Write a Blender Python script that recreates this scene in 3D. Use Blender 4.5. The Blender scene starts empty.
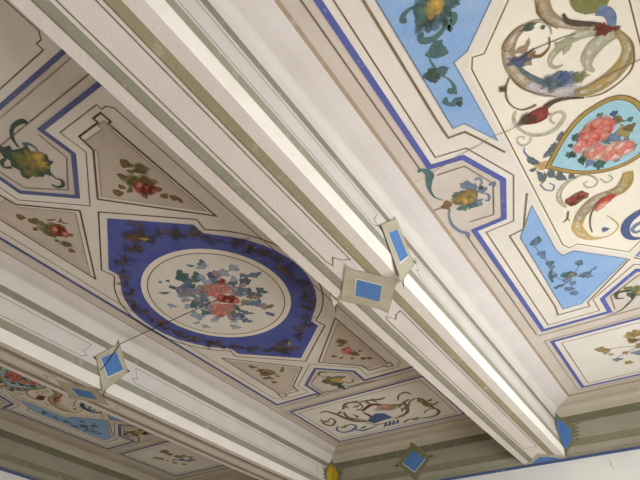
import bpy, bmesh, math, random
from mathutils import Vector, Matrix

# ---------------------------------------------------------------- units
# All ceiling measurements are in units of S metres (height of the painted
# ceiling above the eye); plan coordinates x right, y towards the end wall.
S = 2.0
EYE = 1.55
def W(x, y, z):                      # measured units -> world metres (x, y plan, z height above the eye)
    return Vector((x*S, y*S, EYE + z*S))
CEIL = EYE + S
C = bpy.context.scene.collection
rnd = random.Random(7)

MID = (-1.118, .9505)                # centres of the painted fields of the three bays
RIGHT = (.060, .9505)
LEFT = (-2.293, .918)

# ---------------------------------------------------------------- materials
def lin(c):
    return tuple((v/255/12.92 if v/255 <= .04045 else ((v/255+.055)/1.055)**2.4) for v in c)
MATS = {}
def paint(name, c, c2=None, scale=9., amount=.5, wear=0., rough=.85, bump=0., bscale=60., wearc=(226, 218, 202)):
    """brushed distemper paint: two tones mixed by noise, optional worn spots, plaster bump"""
    if name in MATS: return MATS[name]
    m = bpy.data.materials.new(name); m.use_nodes = True
    nt = m.node_tree; N = nt.nodes; L = nt.links
    b = N['Principled BSDF']; b.inputs['Roughness'].default_value = rough
    b.inputs['Specular IOR Level'].default_value = .25
    g = N.new('ShaderNodeNewGeometry')
    n1 = N.new('ShaderNodeTexNoise'); n1.inputs['Scale'].default_value = scale; n1.inputs['Detail'].default_value = 6
    L.new(g.outputs['Position'], n1.inputs['Vector'])
    r1 = N.new('ShaderNodeMapRange'); r1.inputs[1].default_value = .5-.28*amount-.02; r1.inputs[2].default_value = .5+.28*amount+.02
    L.new(n1.outputs['Fac'], r1.inputs[0])
    mix = N.new('ShaderNodeMix'); mix.data_type = 'RGBA'
    mix.inputs[6].default_value = (*lin(c), 1)
    mix.inputs[7].default_value = (*lin(c2 or tuple(min(255, int(v*.94)) for v in c)), 1)
    L.new(r1.outputs[0], mix.inputs[0])
    out = mix.outputs[2]
    if wear > 0:
        n2 = N.new('ShaderNodeTexNoise'); n2.inputs['Scale'].default_value = scale*3.1; n2.inputs['Detail'].default_value = 8
        n2.inputs['Roughness'].default_value = .7
        L.new(g.outputs['Position'], n2.inputs['Vector'])
        r2 = N.new('ShaderNodeMapRange'); r2.inputs[1].default_value = .62-.25*wear; r2.inputs[2].default_value = .75
        r2.inputs[4].default_value = min(1, .35+wear*.6)
        L.new(n2.outputs['Fac'], r2.inputs[0])
        mx = N.new('ShaderNodeMix'); mx.data_type = 'RGBA'; mx.inputs[7].default_value = (*lin(wearc), 1)
        L.new(r2.outputs[0], mx.inputs[0]); L.new(out, mx.inputs[6]); out = mx.outputs[2]
    L.new(out, b.inputs['Base Color'])
    if bump > 0:
        n3 = N.new('ShaderNodeTexNoise'); n3.inputs['Scale'].default_value = bscale; n3.inputs['Detail'].default_value = 5
        L.new(g.outputs['Position'], n3.inputs['Vector'])
        bp = N.new('ShaderNodeBump'); bp.inputs['Strength'].default_value = bump; bp.inputs['Distance'].default_value = .006
        L.new(n3.outputs['Fac'], bp.inputs['Height']); L.new(bp.outputs['Normal'], b.inputs['Normal'])
    # thin washes: the brush stores how transparent the paint is at each vertex
    at = N.new('ShaderNodeAttribute'); at.attribute_name = 'fade'
    n4 = N.new('ShaderNodeTexNoise'); n4.inputs['Scale'].default_value = 34; n4.inputs['Detail'].default_value = 4
    L.new(g.outputs['Position'], n4.inputs['Vector'])
    r4 = N.new('ShaderNodeMapRange'); r4.inputs[1].default_value = .3; r4.inputs[2].default_value = .7; r4.inputs[3].default_value = .65; r4.inputs[4].default_value = 1.35
    L.new(n4.outputs['Fac'], r4.inputs[0])
    mu = N.new('ShaderNodeMath'); mu.operation = 'MULTIPLY'; mu.use_clamp = True
    L.new(at.outputs['Fac'], mu.inputs[0]); L.new(r4.outputs[0], mu.inputs[1])
    iv = N.new('ShaderNodeMath'); iv.operation = 'SUBTRACT'; iv.inputs[0].default_value = 1
    L.new(mu.outputs[0], iv.inputs[1]); L.new(iv.outputs[0], b.inputs['Alpha'])
    MATS[name] = m
    return m

M_plaster = paint('aged cream plaster', (224, 217, 212), (213, 205, 200), 3.5, .8, .0, bump=.25, bscale=45)
M_border = paint('beige plaster band', (212, 201, 189), (202, 190, 176), 5., .8, bump=.15)
M_cream = paint('cream painted field', (231, 224, 213), (221, 213, 200), 4., .8, bump=.12)
M_white = paint('ivory painted field', (240, 233, 216), (230, 221, 202), 4., .8, bump=.12)
M_stone = paint('greyish pink field', (206, 190, 172), (193, 180, 166), 6., .9, .2, bump=.1)
M_beam = paint('limewashed beam plaster', (228, 220, 211), (219, 208, 199), 5., .9, bump=.3, bscale=70)
M_beamdim = paint('dusty beam plaster', (212, 198, 182), (198, 183, 166), 5., .9, bump=.5, bscale=70)
M_brownstripe = paint('brown soffit stripe', (164, 148, 124), (148, 132, 110), 5., 1., .2, bump=.3)
M_side = paint('greyed limewash', (216, 209, 201), (205, 198, 190), 5., .9, bump=.25, bscale=70)
M_lip = paint('white moulding', (238, 232, 222), (228, 220, 208), 6., .8, bump=.2)
M_olive = paint('olive painted stripe', (166, 156, 122), (150, 142, 114), 4., 1., .25, bump=.4, bscale=70)
M_green = paint('grey green painted stripe', (160, 157, 138), (146, 144, 124), 5., 1., .2, bump=.3, bscale=70)
M_dkgreen = paint('dark grey green stripe', (150, 142, 124), (130, 122, 104), 5., 1., .15, bump=.2)
M_brown = paint('brown beige stripe', (182, 163, 138), (168, 149, 126), 5., 1., .2)
M_line = paint('thin umber line', (110, 88, 66), (140, 118, 92), 14., 1., .25)
M_linegrey = paint('thin grey line', (150, 138, 120), (172, 160, 140), 14., 1., .3)
M_oliveline = paint('olive line', (118, 102, 70), (142, 124, 90), 10., 1., .2)
M_brownline = paint('dark brown line', (96, 66, 44), (122, 92, 64), 12., 1., .2)
M_blueline = paint('ultramarine line', (86, 94, 162), (100, 106, 168), 8., 1., .12)
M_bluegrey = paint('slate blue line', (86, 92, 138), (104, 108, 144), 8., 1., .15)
M_royal = paint('royal blue field', (72, 80, 152), (94, 102, 166), 9., 1., .22, wearc=(140, 144, 182))
M_sky = paint('sky blue field', (128, 166, 214), (156, 184, 216), 7., 1., .3, wearc=(188, 204, 224), bump=.1)
M_azure = paint('azure lozenge', (76, 120, 178), (92, 132, 184), 12., 1., .1)
M_lozframe = paint('grey green lozenge frame', (192, 184, 160), (170, 164, 140), 14., 1., .3, bump=.2)
M_lozend = paint('olive green lozenge frame', (128, 126, 88), (112, 112, 80), 14., 1., .1)
M_yellow = paint('ochre yellow', (196, 168, 40), (170, 142, 36), 14., 1., .1)
M_teal = paint('teal leaf', (72, 104, 104), (96, 124, 118), 40., 1., .1)
M_slate = paint('slate blue leaf', (92, 112, 146), (126, 142, 164), 40., 1., .2)
M_dkslate = paint('dark slate leaf', (82, 96, 104), (112, 124, 126), 40., 1., .15)
M_blush = paint('blush petal', (234, 186, 170), (238, 206, 190), 50., 1., .1)
M_pale = paint('pale blue petal', (150, 166, 186), (172, 182, 190), 40., 1., .2)
M_deepblue = paint('deep blue petal', (68, 84, 126), (92, 106, 142), 40., 1., .1)
M_mauve = paint('mauve petal', (160, 138, 142), (180, 160, 154), 40., 1., .2)
M_rose = paint('salmon rose petal', (212, 146, 118), (224, 174, 148), 50., 1., .15)
M_pink = paint('pink rose petal', (222, 112, 108), (232, 152, 140), 50., 1., .1)
M_red = paint('red petal', (184, 58, 48), (204, 88, 68), 50., 1., .05)
M_crimson = paint('dark crimson', (96, 44, 38), (132, 64, 52), 40., 1., .05)
M_brick = paint('brick red', (152, 70, 58), (172, 96, 80), 40., 1., .1)
M_leaf = paint('olive green leaf', (112, 116, 68), (138, 136, 86), 40., 1., .12)
M_lime = paint('yellow green leaf', (128, 142, 74), (156, 162, 100), 40., 1., .1)
M_umber = paint('umber leaf', (112, 88, 58), (140, 114, 78), 40., 1., .12)
M_dkleaf = paint('dark green leaf', (60, 76, 66), (84, 98, 84), 40., 1., .08)
M_gold = paint('gold ochre', (196, 158, 72), (212, 182, 108), 40., 1., .1)
M_oldgold = paint('old gold', (146, 126, 66), (172, 154, 96), 30., 1., .2)
M_tan = paint('tan grisaille', (146, 124, 92), (170, 150, 118), 30., 1., .3)
M_greygreen = paint('grey green grisaille', (158, 156, 126), (182, 180, 152), 30., 1., .3)
M_greymauve = paint('grey mauve grisaille', (166, 162, 176), (188, 184, 190), 30., 1., .3)
M_dkstroke = paint('dark umber stroke', (76, 62, 52), (100, 84, 68), 30., 1., .1)
M_wave = paint('turquoise ground', (142, 190, 206), (176, 210, 216), 24., 1., .25)
M_bronze = paint('bronze scroll on blue', (98, 88, 76), (84, 82, 96), 30., 1., .35, wearc=(80, 86, 150))
M_wall = paint('white limewashed wall', (236, 234, 226), (228, 226, 218), 2., .8, bump=.15)
M_wallblue = paint('blue wall fillet', (70, 92, 136), (86, 106, 142), 10., 1., .1)
M_floor = paint('worn terracotta tiles', (196, 170, 144), (182, 155, 128), 6., 1., rough=.6)
M_frame = paint('grey painted window frame', (206, 202, 192), None)
M_wire = paint('black cable', (44, 38, 34), None, rough=.5)
M_crack = paint('plaster crack', (126, 112, 92), (150, 136, 114), 20., 1.)

def glass():
    m = bpy.data.materials.new('window glass'); m.use_nodes = True
    N = m.node_tree.nodes; L = m.node_tree.links
    for n in list(N): N.remove(n)
    o = N.new('ShaderNodeOutputMaterial'); t = N.new('ShaderNodeBsdfTransparent'); g = N.new('ShaderNodeBsdfGlossy')
    g.inputs['Roughness'].default_value = .02
    x = N.new('ShaderNodeMixShader'); x.inputs[0].default_value = .06
    L.new(t.outputs[0], x.inputs[1]); L.new(g.outputs[0], x.inputs[2]); L.new(x.outputs[0], o.inputs['Surface'])
    return m
M_glass = glass()

# ---------------------------------------------------------------- objects
def tag(o, label=None, cat=None, group=None, kind=None):
    if label: o['label'] = label
    if cat: o['category'] = cat
    if group: o['group'] = group
    if kind: o['kind'] = kind
    return o
def empty(name, loc, label, cat, group=None):
    o = bpy.data.objects.new(name, None); C.objects.link(o); o.location = loc
    o.empty_display_size = .05
    return tag(o, label, cat, group)
def link(name, bm, mats, parent=None, label=None):
    me = bpy.data.meshes.new(name); bm.to_mesh(me); bm.free()
    for m in (mats if isinstance(mats, (list, tuple)) else [mats]): me.materials.append(m)
    o = bpy.data.objects.new(name, me); C.objects.link(o)
    if parent:
        o.parent = parent
        p = parent; off = Vector((0, 0, 0))
        while p: off += p.location; p = p.parent
        me.transform(Matrix.Translation(-off))
    if label: o['label'] = label
    return o
def box(bm, a, b, mi=0):
    x0, y0, z0 = a; x1, y1, z1 = b
    v = [bm.verts.new(p) for p in ((x0,y0,z0),(x1,y0,z0),(x1,y1,z0),(x0,y1,z0),(x0,y0,z1),(x1,y0,z1),(x1,y1,z1),(x0,y1,z1))]
    for f in ((0,3,2,1),(4,5,6,7),(0,1,5,4),(1,2,6,5),(2,3,7,6),(3,0,4,7)):
        bm.faces.new([v[i] for i in f]).material_index = mi

SOFT = (M_tan, M_greygreen, M_greymauve, M_oldgold, M_gold)
# ---------------------------------------------------------------- brushwork on a flat surface
class Brush:
    """collects painted strokes on a plane; T maps plan (u, v) and layer to the world. Strokes that
    touch each other become one mesh, separate ones become meshes of their own"""
    def __init__(s, T, mats, layer=1.):
        s.soft = 0.; s.T = T; s.mats = list(mats); s.layer = layer; s.k = 0; s.strokes = []
    def mi(s, m):
        if m not in s.mats: s.mats.append(m)
        return s.mats.index(m)
    def lay(s, dl):
        s.k += 1
        return s.layer + dl + (s.k % 40)*.012
    def add(s, pts, faces, m, l, fade=None):
        s.strokes.append(([s.T(u, v, l) for u, v in pts], faces, s.mi(m), [x+s.soft for x in (fade or [0.]*len(pts))]))
    def fill(s, pts, m, dl=0.):
        l = s.lay(dl)
        s.add(pts, [tuple(range(len(pts)))], m, l)
    def fan(s, c, pts, m, dl, f0, f1):
        l = s.lay(dl); n = len(pts)
        s.add([c]+list(pts), [(0, 1+i, 1+(i+1) % n) for i in range(n)], m, l, [f0]+[max(0, f1+rnd.uniform(-.15, .15)) for _ in pts])
    def ribbon(s, pts, w, m, closed=False, dl=0.):
        n = len(pts); l = s.lay(dl)
        if not isinstance(w, (list, tuple)): w = [w]*n
        elif len(w) != n:
            w = [lerp_list(w, i/(n-1)) for i in range(n)]
        soft = m in SOFT
        rows = (-1., -.45, .1, 1.) if soft else (-1., 1.)
        fr = (.0, .48, .64, .1) if soft else (0., 0.)
        P = []; F = []
        for i in range(n):
            p = Vector(pts[i])
            a = Vector(pts[i-1]) if (i > 0 or closed) else None
            b = Vector(pts[(i+1) % n]) if (i < n-1 or closed) else None
            d1 = (p-a).normalized() if a is not None and (p-a).length > 1e-9 else None
            d2 = (b-p).normalized() if b is not None and (b-p).length > 1e-9 else None
            if d1 is None: d1 = d2
            if d2 is None: d2 = d1
            if d1 is None: d1 = d2 = Vector((1, 0))
            n1 = Vector((-d1.y, d1.x)); n2 = Vector((-d2.y, d2.x))
            nn = n1+n2
            if nn.length < 1e-6: nn = n1
            nn.normalize()
            o = nn*(w[i]/2/max(.45, nn.dot(n1)))
            for r, f in zip(rows, fr):
                P.append((p.x+o.x*r, p.y+o.y*r)); F.append(f)
        k = len(rows); faces = []
        for i in range(n if closed else n-1):
            j = (i+1) % n
            for r in range(k-1): faces.append((i*k+r, j*k+r, j*k+r+1, i*k+r+1))
        s.add(P, faces, m, l, F)
    def curve(s, pts, w, m, n=6, dl=0.):
        s.ribbon(smooth(pts, n), w, m, False, dl)
    def leaf(s, a, b, w, m, bend=.12, dl=0., plain=False):
        a = Vector(a); b = Vector(b); d = b-a; q = Vector((-d.y, d.x))
        w = w*(1.35 if plain else 1.45); lob = .28 if w > .02 and not plain else .0
        pts = [(i/12, math.sin(math.pi*(i/12)**.8)*(1+lob*math.sin(i/12*2*math.pi*2.5+1))) for i in range(13)]
        wob = lambda: rnd.uniform(.8, 1.15)
        up = [a+d*t+q*(bend*math.sin(math.pi*t)) + q.normalized()*(h*w/2*wob()) for t, h in pts]
        dn = [a+d*t+q*(bend*math.sin(math.pi*t)) - q.normalized()*(h*w/2*.8*wob()) for t, h in pts[1:-1]]
        c = a+d*.5+q*bend*.9
        s.fan((c.x, c.y), [(p.x, p.y) for p in up+dn[::-1]], m, dl, .05, .32)
    def blob(s, c, r, m, ax=1., ang=0., lob=.22, n=15, dl=0.):
        ph = rnd.random()*7; k = rnd.choice((3, 4, 5))
        pts = []
        for i in range(n):
            t = 2*math.pi*i/n
            q = r*(1.12+lob*math.sin(k*t+ph)+rnd.uniform(-.08, .08))
            x, y = q*ax*math.cos(t), q*math.sin(t)
            pts.append((c[0]+x*math.cos(ang)-y*math.sin(ang), c[1]+x*math.sin(ang)+y*math.cos(ang)))
        s.fan(c, pts, m, dl, 0., .6)
    def rose(s, c, r, ms):
        s.blob(c, r, ms[0], 1.1, rnd.random()*3, .12)
        for i in range(6):
            t = i*1.05+rnd.random()
            s.blob((c[0]+math.cos(t)*r*.55, c[1]+math.sin(t)*r*.55), r*.42, ms[1+i % (len(ms)-1)], 1.3, t+1.57, .12, dl=.1)
        s.blob(c, r*.3, ms[-1], 1.2, 1, .2, dl=.2)
    def done(s, name, parent, label=None, whole=False):
        n = len(s.strokes); par = list(range(n))
        def find(i):
            while par[i] != i: i = par[i]
            return i
        bb = [((min(p.x for p in v), min(p.y for p in v), min(p.z for p in v)), (max(p.x for p in v), max(p.y for p in v), max(p.z for p in v))) for v, *_ in s.strokes]
        tol = .022
        for i in range(n):
            for j in range(i):
                if find(i) == find(j): continue
                if any(bb[i][0][a]-tol > bb[j][1][a] or bb[j][0][a]-tol > bb[i][1][a] for a in range(3)): continue
                if whole or min((p-q).length for p in s.strokes[i][0] for q in s.strokes[j][0]) < tol: par[find(i)] = find(j)
        groups = {}
        for i in range(n): groups.setdefault(0 if whole else find(i), []).append(i)
        first = None
        for g in groups.values():
            V = []; F = []; MI = []; FA = []
            for i in g:
                v, f, m, fa = s.strokes[i]
                b = len(V); V += v; FA += fa
                F += [tuple(q+b for q in x) for x in f]; MI += [m]*len(f)
            me = bpy.data.meshes.new(name); me.from_pydata([tuple(p) for p in V], [], F)
            used = sorted(set(MI))
            for u in used: me.materials.append(s.mats[u])
            for p, m in zip(me.polygons, MI): p.material_index = used.index(m)
            if any(FA):
                at = me.attributes.new('fade', 'FLOAT', 'POINT')
                for k, x in enumerate(FA): at.data[k].value = x
            o = bpy.data.objects.new(name, me); C.objects.link(o)
            if parent:
                o.parent = parent
                p = parent; off = Vector((0, 0, 0))
                while p: off += p.location; p = p.parent
                me.transform(Matrix.Translation(-off))
            if label: o['label'] = label
            first = first or o
        return first
def lerp_list(w, t):
    x = t*(len(w)-1); i = min(int(x), len(w)-2)
    return w[i]+(w[i+1]-w[i])*(x-i)
def smooth(p, n=6):
    out = []
    for i in range(len(p)-1):
        a = Vector(p[max(i-1, 0)]); b = Vector(p[i]); c = Vector(p[i+1]); d = Vector(p[min(i+2, len(p)-1)])
        for k in range(n):
            t = k/n
            q = .5*((2*b)+(c-a)*t+(2*a-5*b+4*c-d)*t*t+(3*b-a-3*c+d)*t**3)
            out.append((q.x, q.y))
    out.append(tuple(p[-1]))
    return out
def plan(bay, su=1, sv=1):
    """painting plane of a bay's ceiling, optionally mirrored; layers step down by 0.5 mm"""
    def T(u, v, l):
        return Vector(((bay[0]+su*u)*S, (bay[1]+sv*v)*S, CEIL-.0005-.0006*l))
    return T
def at_bay(bay, u=0, v=0):
    return Vector(((bay[0]+u)*S, (bay[1]+v)*S, CEIL))
def spline_closed(p, n=5):
    q = [p[-1]]+list(p)+[p[0], p[1]]
    s = smooth(q, n)
    return s[n:-n-1]
def offset(poly, d):
    """inset a closed polygon (counter-clockwise) by d"""
    n = len(poly); out = []
    for i in range(n):
        a, p, b = Vector(poly[i-1]), Vector(poly[i]), Vector(poly[(i+1) % n])
        d1 = (p-a).normalized(); d2 = (b-p).normalized()
        n1 = Vector((-d1.y, d1.x)); n2 = Vector((-d2.y, d2.x))
        nn = (n1+n2); nn.normalize()
        o = nn*(d/max(.4, nn.dot(n1)))
        out.append((p.x+o.x, p.y+o.y))
    return out

# ================================================================ the room shell
# soffit edges of the two beams and the four cornice lines, in measured units
BR0, BR1 = -.620, -.429              # central beam
BL0, BL1 = -1.767, -1.602            # left beam
XW0, XW1 = -2.758, .555              # cornice faces of the left and right wall
Y0, Y1 = -.4445, 2.345               # cornice faces of the near and end wall
WALL = .032                          # wall set back behind the cornice
HB = .80                             # beam underside
XL, XR, YN, YE = XW0-WALL, XW1+WALL, Y0-WALL-.01, Y1+WALL+.008
ZF = -EYE/S
bm = bmesh.new(); box(bm, W(XL-.1, YN-.1, ZF-.05), W(XR+.1, YE+.1, ZF)); tag(link('floor', bm, M_floor), kind='structure')
bm = bmesh.new(); box(bm, W(XL-.1, YN-.1, 1.0), W(XR+.1, YE+.1, 1.08)); tag(link('ceiling', bm, M_border), kind='structure')
def wall(name, a, b):
    bm = bmesh.new(); box(bm, a, b); return tag(link(name, bm, M_wall), kind='structure')
wall('wall_left', W(XL-.1, YN, ZF), W(XL, YE, 1))
wb = wall('wall_back', W(XL-.1, YE, ZF), W(XR+.1, YE+.1, 1))
WIN = [(.05, .90), (1.20, 1.95)]     # two windows in the right wall (y ranges)
WZ = (-.35, .56)
bm = bmesh.new()
ys = [YN, WIN[0][0], WIN[0][1], WIN[1][0], WIN[1][1], YE]
for i in range(5):
    if i % 2 == 0: box(bm, W(XR, ys[i], ZF), W(XR+.12, ys[i+1], 1))
    else:
        box(bm, W(XR, ys[i], ZF), W(XR+.12, ys[i+1], WZ[0])); box(bm, W(XR, ys[i], WZ[1]), W(XR+.12, ys[i+1], 1))
tag(link('wall_right', bm, M_wall), kind='structure')
FW = (-.95, -.15)                    # window in the near wall, behind the viewer
bm = bmesh.new()
box(bm, W(XL-.1, YN-.1, ZF), W(FW[0], YN, 1)); box(bm, W(FW[1], YN-.1, ZF), W(XR+.1, YN, 1))
box(bm, W(FW[0], YN-.1, ZF), W(FW[1], YN, WZ[0])); box(bm, W(FW[0], YN-.1, WZ[1]), W(FW[1], YN, 1))
tag(link('wall_front', bm, M_wall), kind='structure')
def window(name, horizontal, c, h0, h1):
    t = .018
    def bx(bm, a0, a1, z0, z1, d0, d1):
        if horizontal: box(bm, W(a0, YN-d1, z0), W(a1, YN-d0, z1))
        else: box(bm, W(XR+d0, a0, z0), W(XR+d1, a1, z1))
    bm = bmesh.new(); bx(bm, h0, h1, WZ[0], WZ[1], .066, .069)
    g = tag(link(name, bm, M_glass), kind='structure')
    bm = bmesh.new()
    for a0, a1, z0, z1 in ((h0, h0+t, *WZ), (h1-t, h1, *WZ), ((h0+h1)/2-t/2, (h0+h1)/2+t/2, *WZ), (h0, h1, WZ[0], WZ[0]+t), (h0, h1, WZ[1]-t, WZ[1]), (h0, h1, .2, .2+t*.7)):
        bx(bm, a0, a1, z0, z1, .055, .08)
    link('window_frame', bm, M_frame, g)
window('window_1', False, XR, *WIN[0]); window('window_2', False, XR, *WIN[1]); window('window_3', True, YN, *FW)

# ---------------------------------------------------------------- moulded sides shared by beams and cornices
# each strip: name, material, ((outward offset, height), ...)
M_cornice = paint('dingy cornice plaster', (163, 157, 137), (148, 142, 122), 5., .9, bump=.3)  # deeper grey-olive tones than the beams, used on every wall cornice
M_corncove = paint('beige cornice cove', (196, 186, 166), (180, 170, 150), 4., .9, bump=.25)
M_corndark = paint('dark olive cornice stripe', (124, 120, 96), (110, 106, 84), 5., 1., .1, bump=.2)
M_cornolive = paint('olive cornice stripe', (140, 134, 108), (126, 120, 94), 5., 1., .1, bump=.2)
def strips(hb, darker=False):
    if darker:
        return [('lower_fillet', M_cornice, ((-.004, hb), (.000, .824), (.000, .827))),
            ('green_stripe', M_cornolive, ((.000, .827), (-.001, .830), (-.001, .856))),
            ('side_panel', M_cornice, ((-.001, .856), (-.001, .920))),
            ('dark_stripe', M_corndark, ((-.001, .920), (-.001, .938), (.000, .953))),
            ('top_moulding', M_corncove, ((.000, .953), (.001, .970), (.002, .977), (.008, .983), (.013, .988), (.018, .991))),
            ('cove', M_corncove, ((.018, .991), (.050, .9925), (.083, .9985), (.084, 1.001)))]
    return [('lower_fillet', M_lip, ((-.009, hb), (.000, .824), (.000, .826))),
            ('green_stripe', M_green, ((.000, .826), (-.001, .829), (-.001, .851))),
            ('side_panel', M_side, ((-.001, .851), (-.001, .927))),
            ('dark_stripe', M_dkgreen, ((-.001, .927), (-.001, .936), (.000, .950))),
            ('top_moulding', M_side, ((.000, .950), (.001, .970), (.002, .977), (.008, .983), (.013, .988), (.018, .991))),
            ('cove', M_plaster, ((.018, .991), (.050, .9925), (.083, .9985), (.084, 1.001)))]
NSEG = 14
def sag(y): return .013*(1-((y-.95)/1.40)**2) if abs(y-.95) < 1.40 else 0.
def side_run(a, b, inward, parent, sagging, hb=HB, kind=None):
    """one moulded side running from plan point a to b, mitred 45 degrees at both ends; inward = unit plan normal into the bay"""
    a = Vector(a); b = Vector(b); d = (b-a).normalized(); inw = Vector(inward)
    objs = []
    for name, mat, prof in strips(hb, not sagging):
        bm = bmesh.new(); rows = []
        for off, z in prof:
            row = []
            for i in range(NSEG+1):
                t = i/NSEG
                p = a+inw*off+d*off + (b-a-d*2*off)*t
                zz = z
                if sagging: zz = z - sag(p.y)*max(0, (.835-z)/.035)
                row.append(bm.verts.new(W(p.x, p.y, zz)))
            rows.append(row)
        for r in range(len(rows)-1):
            for i in range(NSEG):
                bm.faces.new((rows[r][i], rows[r][i+1], rows[r+1][i+1], rows[r+1][i]))
        objs.append(link(name, bm, mat, parent))
    return objs
def side_T(a, b, inward, sagging):
    """painting plane of a moulded side: s = plan distance along the run (measured units), z = height"""
    a = Vector(a); b = Vector(b); d = (b-a).normalized(); inw = Vector(inward)
    def T(s_, z, l):
        p = a+d*s_+inw*(.0016+.0002*l)
        zz = z - (sag(p.y)*max(0, (.835-z)/.035) if sagging else 0)
        return W(p.x, p.y, zz)
    return T

def lozenge_shape(c, hu, hv, iu, iv):
    """stepped grey frame of a lozenge and its inner field"""
    cu, cv = c
    dia = lambda a, b: [(cu-a, cv), (cu, cv-b), (cu+a, cv), (cu, cv+b)]
    return dia(hu, hv), dia(iu, iv)
def lozenge(T, c, hu, hv, iu, iv, parent, inner=M_azure, frame=M_lozframe, name='lozenge', ears=True):
    """painted lozenge: a frame of four overlapping bands with little ears at the tips, and a coloured field"""
    cu, cv = c
    B = Brush(T, [frame, M_linegrey], 4)
    V = [(cu-hu, cv), (cu, cv-hv), (cu+hu, cv), (cu, cv+hv)]
    B.fill(V, frame)
    if ears:
        for i in range(4):
            p = Vector(V[i]); q = Vector(V[(i+1) % 4]); r = Vector(V[i-1])
            e = (p-Vector(c))*.06
            d = (q-p)*.16; g = (r-p)*.10
            B.fill([tuple(p+e-g*.9), tuple(p+e+d*.2), tuple(p+d+e), tuple(p+d*.9-e*.8), tuple(p-e)], frame, .5)
    w = (hu+hv)*.012
    B.ribbon(V, w, M_linegrey, True, .6)
    o = B.done(name, parent)
    B = Brush(T, [inner, M_cream], 6)
    I = [(cu-iu, cv), (cu, cv-iv), (cu+iu, cv), (cu, cv+iv)]
    B.fill(I, inner)
    B.ribbon(I[:3], w*1.3, M_cream, False, .4)
    B.done('lozenge_field', o)
    return o

def fret(B, s0, s1, a0, a1, m, w, end0=True, end1=True, horiz=True):
    """rectangular line border whose end is cut in a small notched M"""
    k = (a1-a0)
    pts = []
    def P(s_, a): return (s_, a) if horiz else (a, s_)
    mid = (a0+a1)/2
    e0 = [P(s0, a0), P(s0-.0, a0)]
    left = [P(s0+.022, a0), P(s0+.002, a0+.2*k), P(s0+.022, mid-.05*k), P(s0+.012, mid+.05*k), P(s0, a1)] if end0 else [P(s0, a0), P(s0, a1)]
    right = [P(s1, a1), P(s1-.012, mid+.05*k), P(s1-.022, mid-.05*k), P(s1-.002, a0+.2*k), P(s1-.022, a0)] if end1 else [P(s1, a1), P(s1, a0)]
    B.ribbon(left+right, w, m, True)

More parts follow.
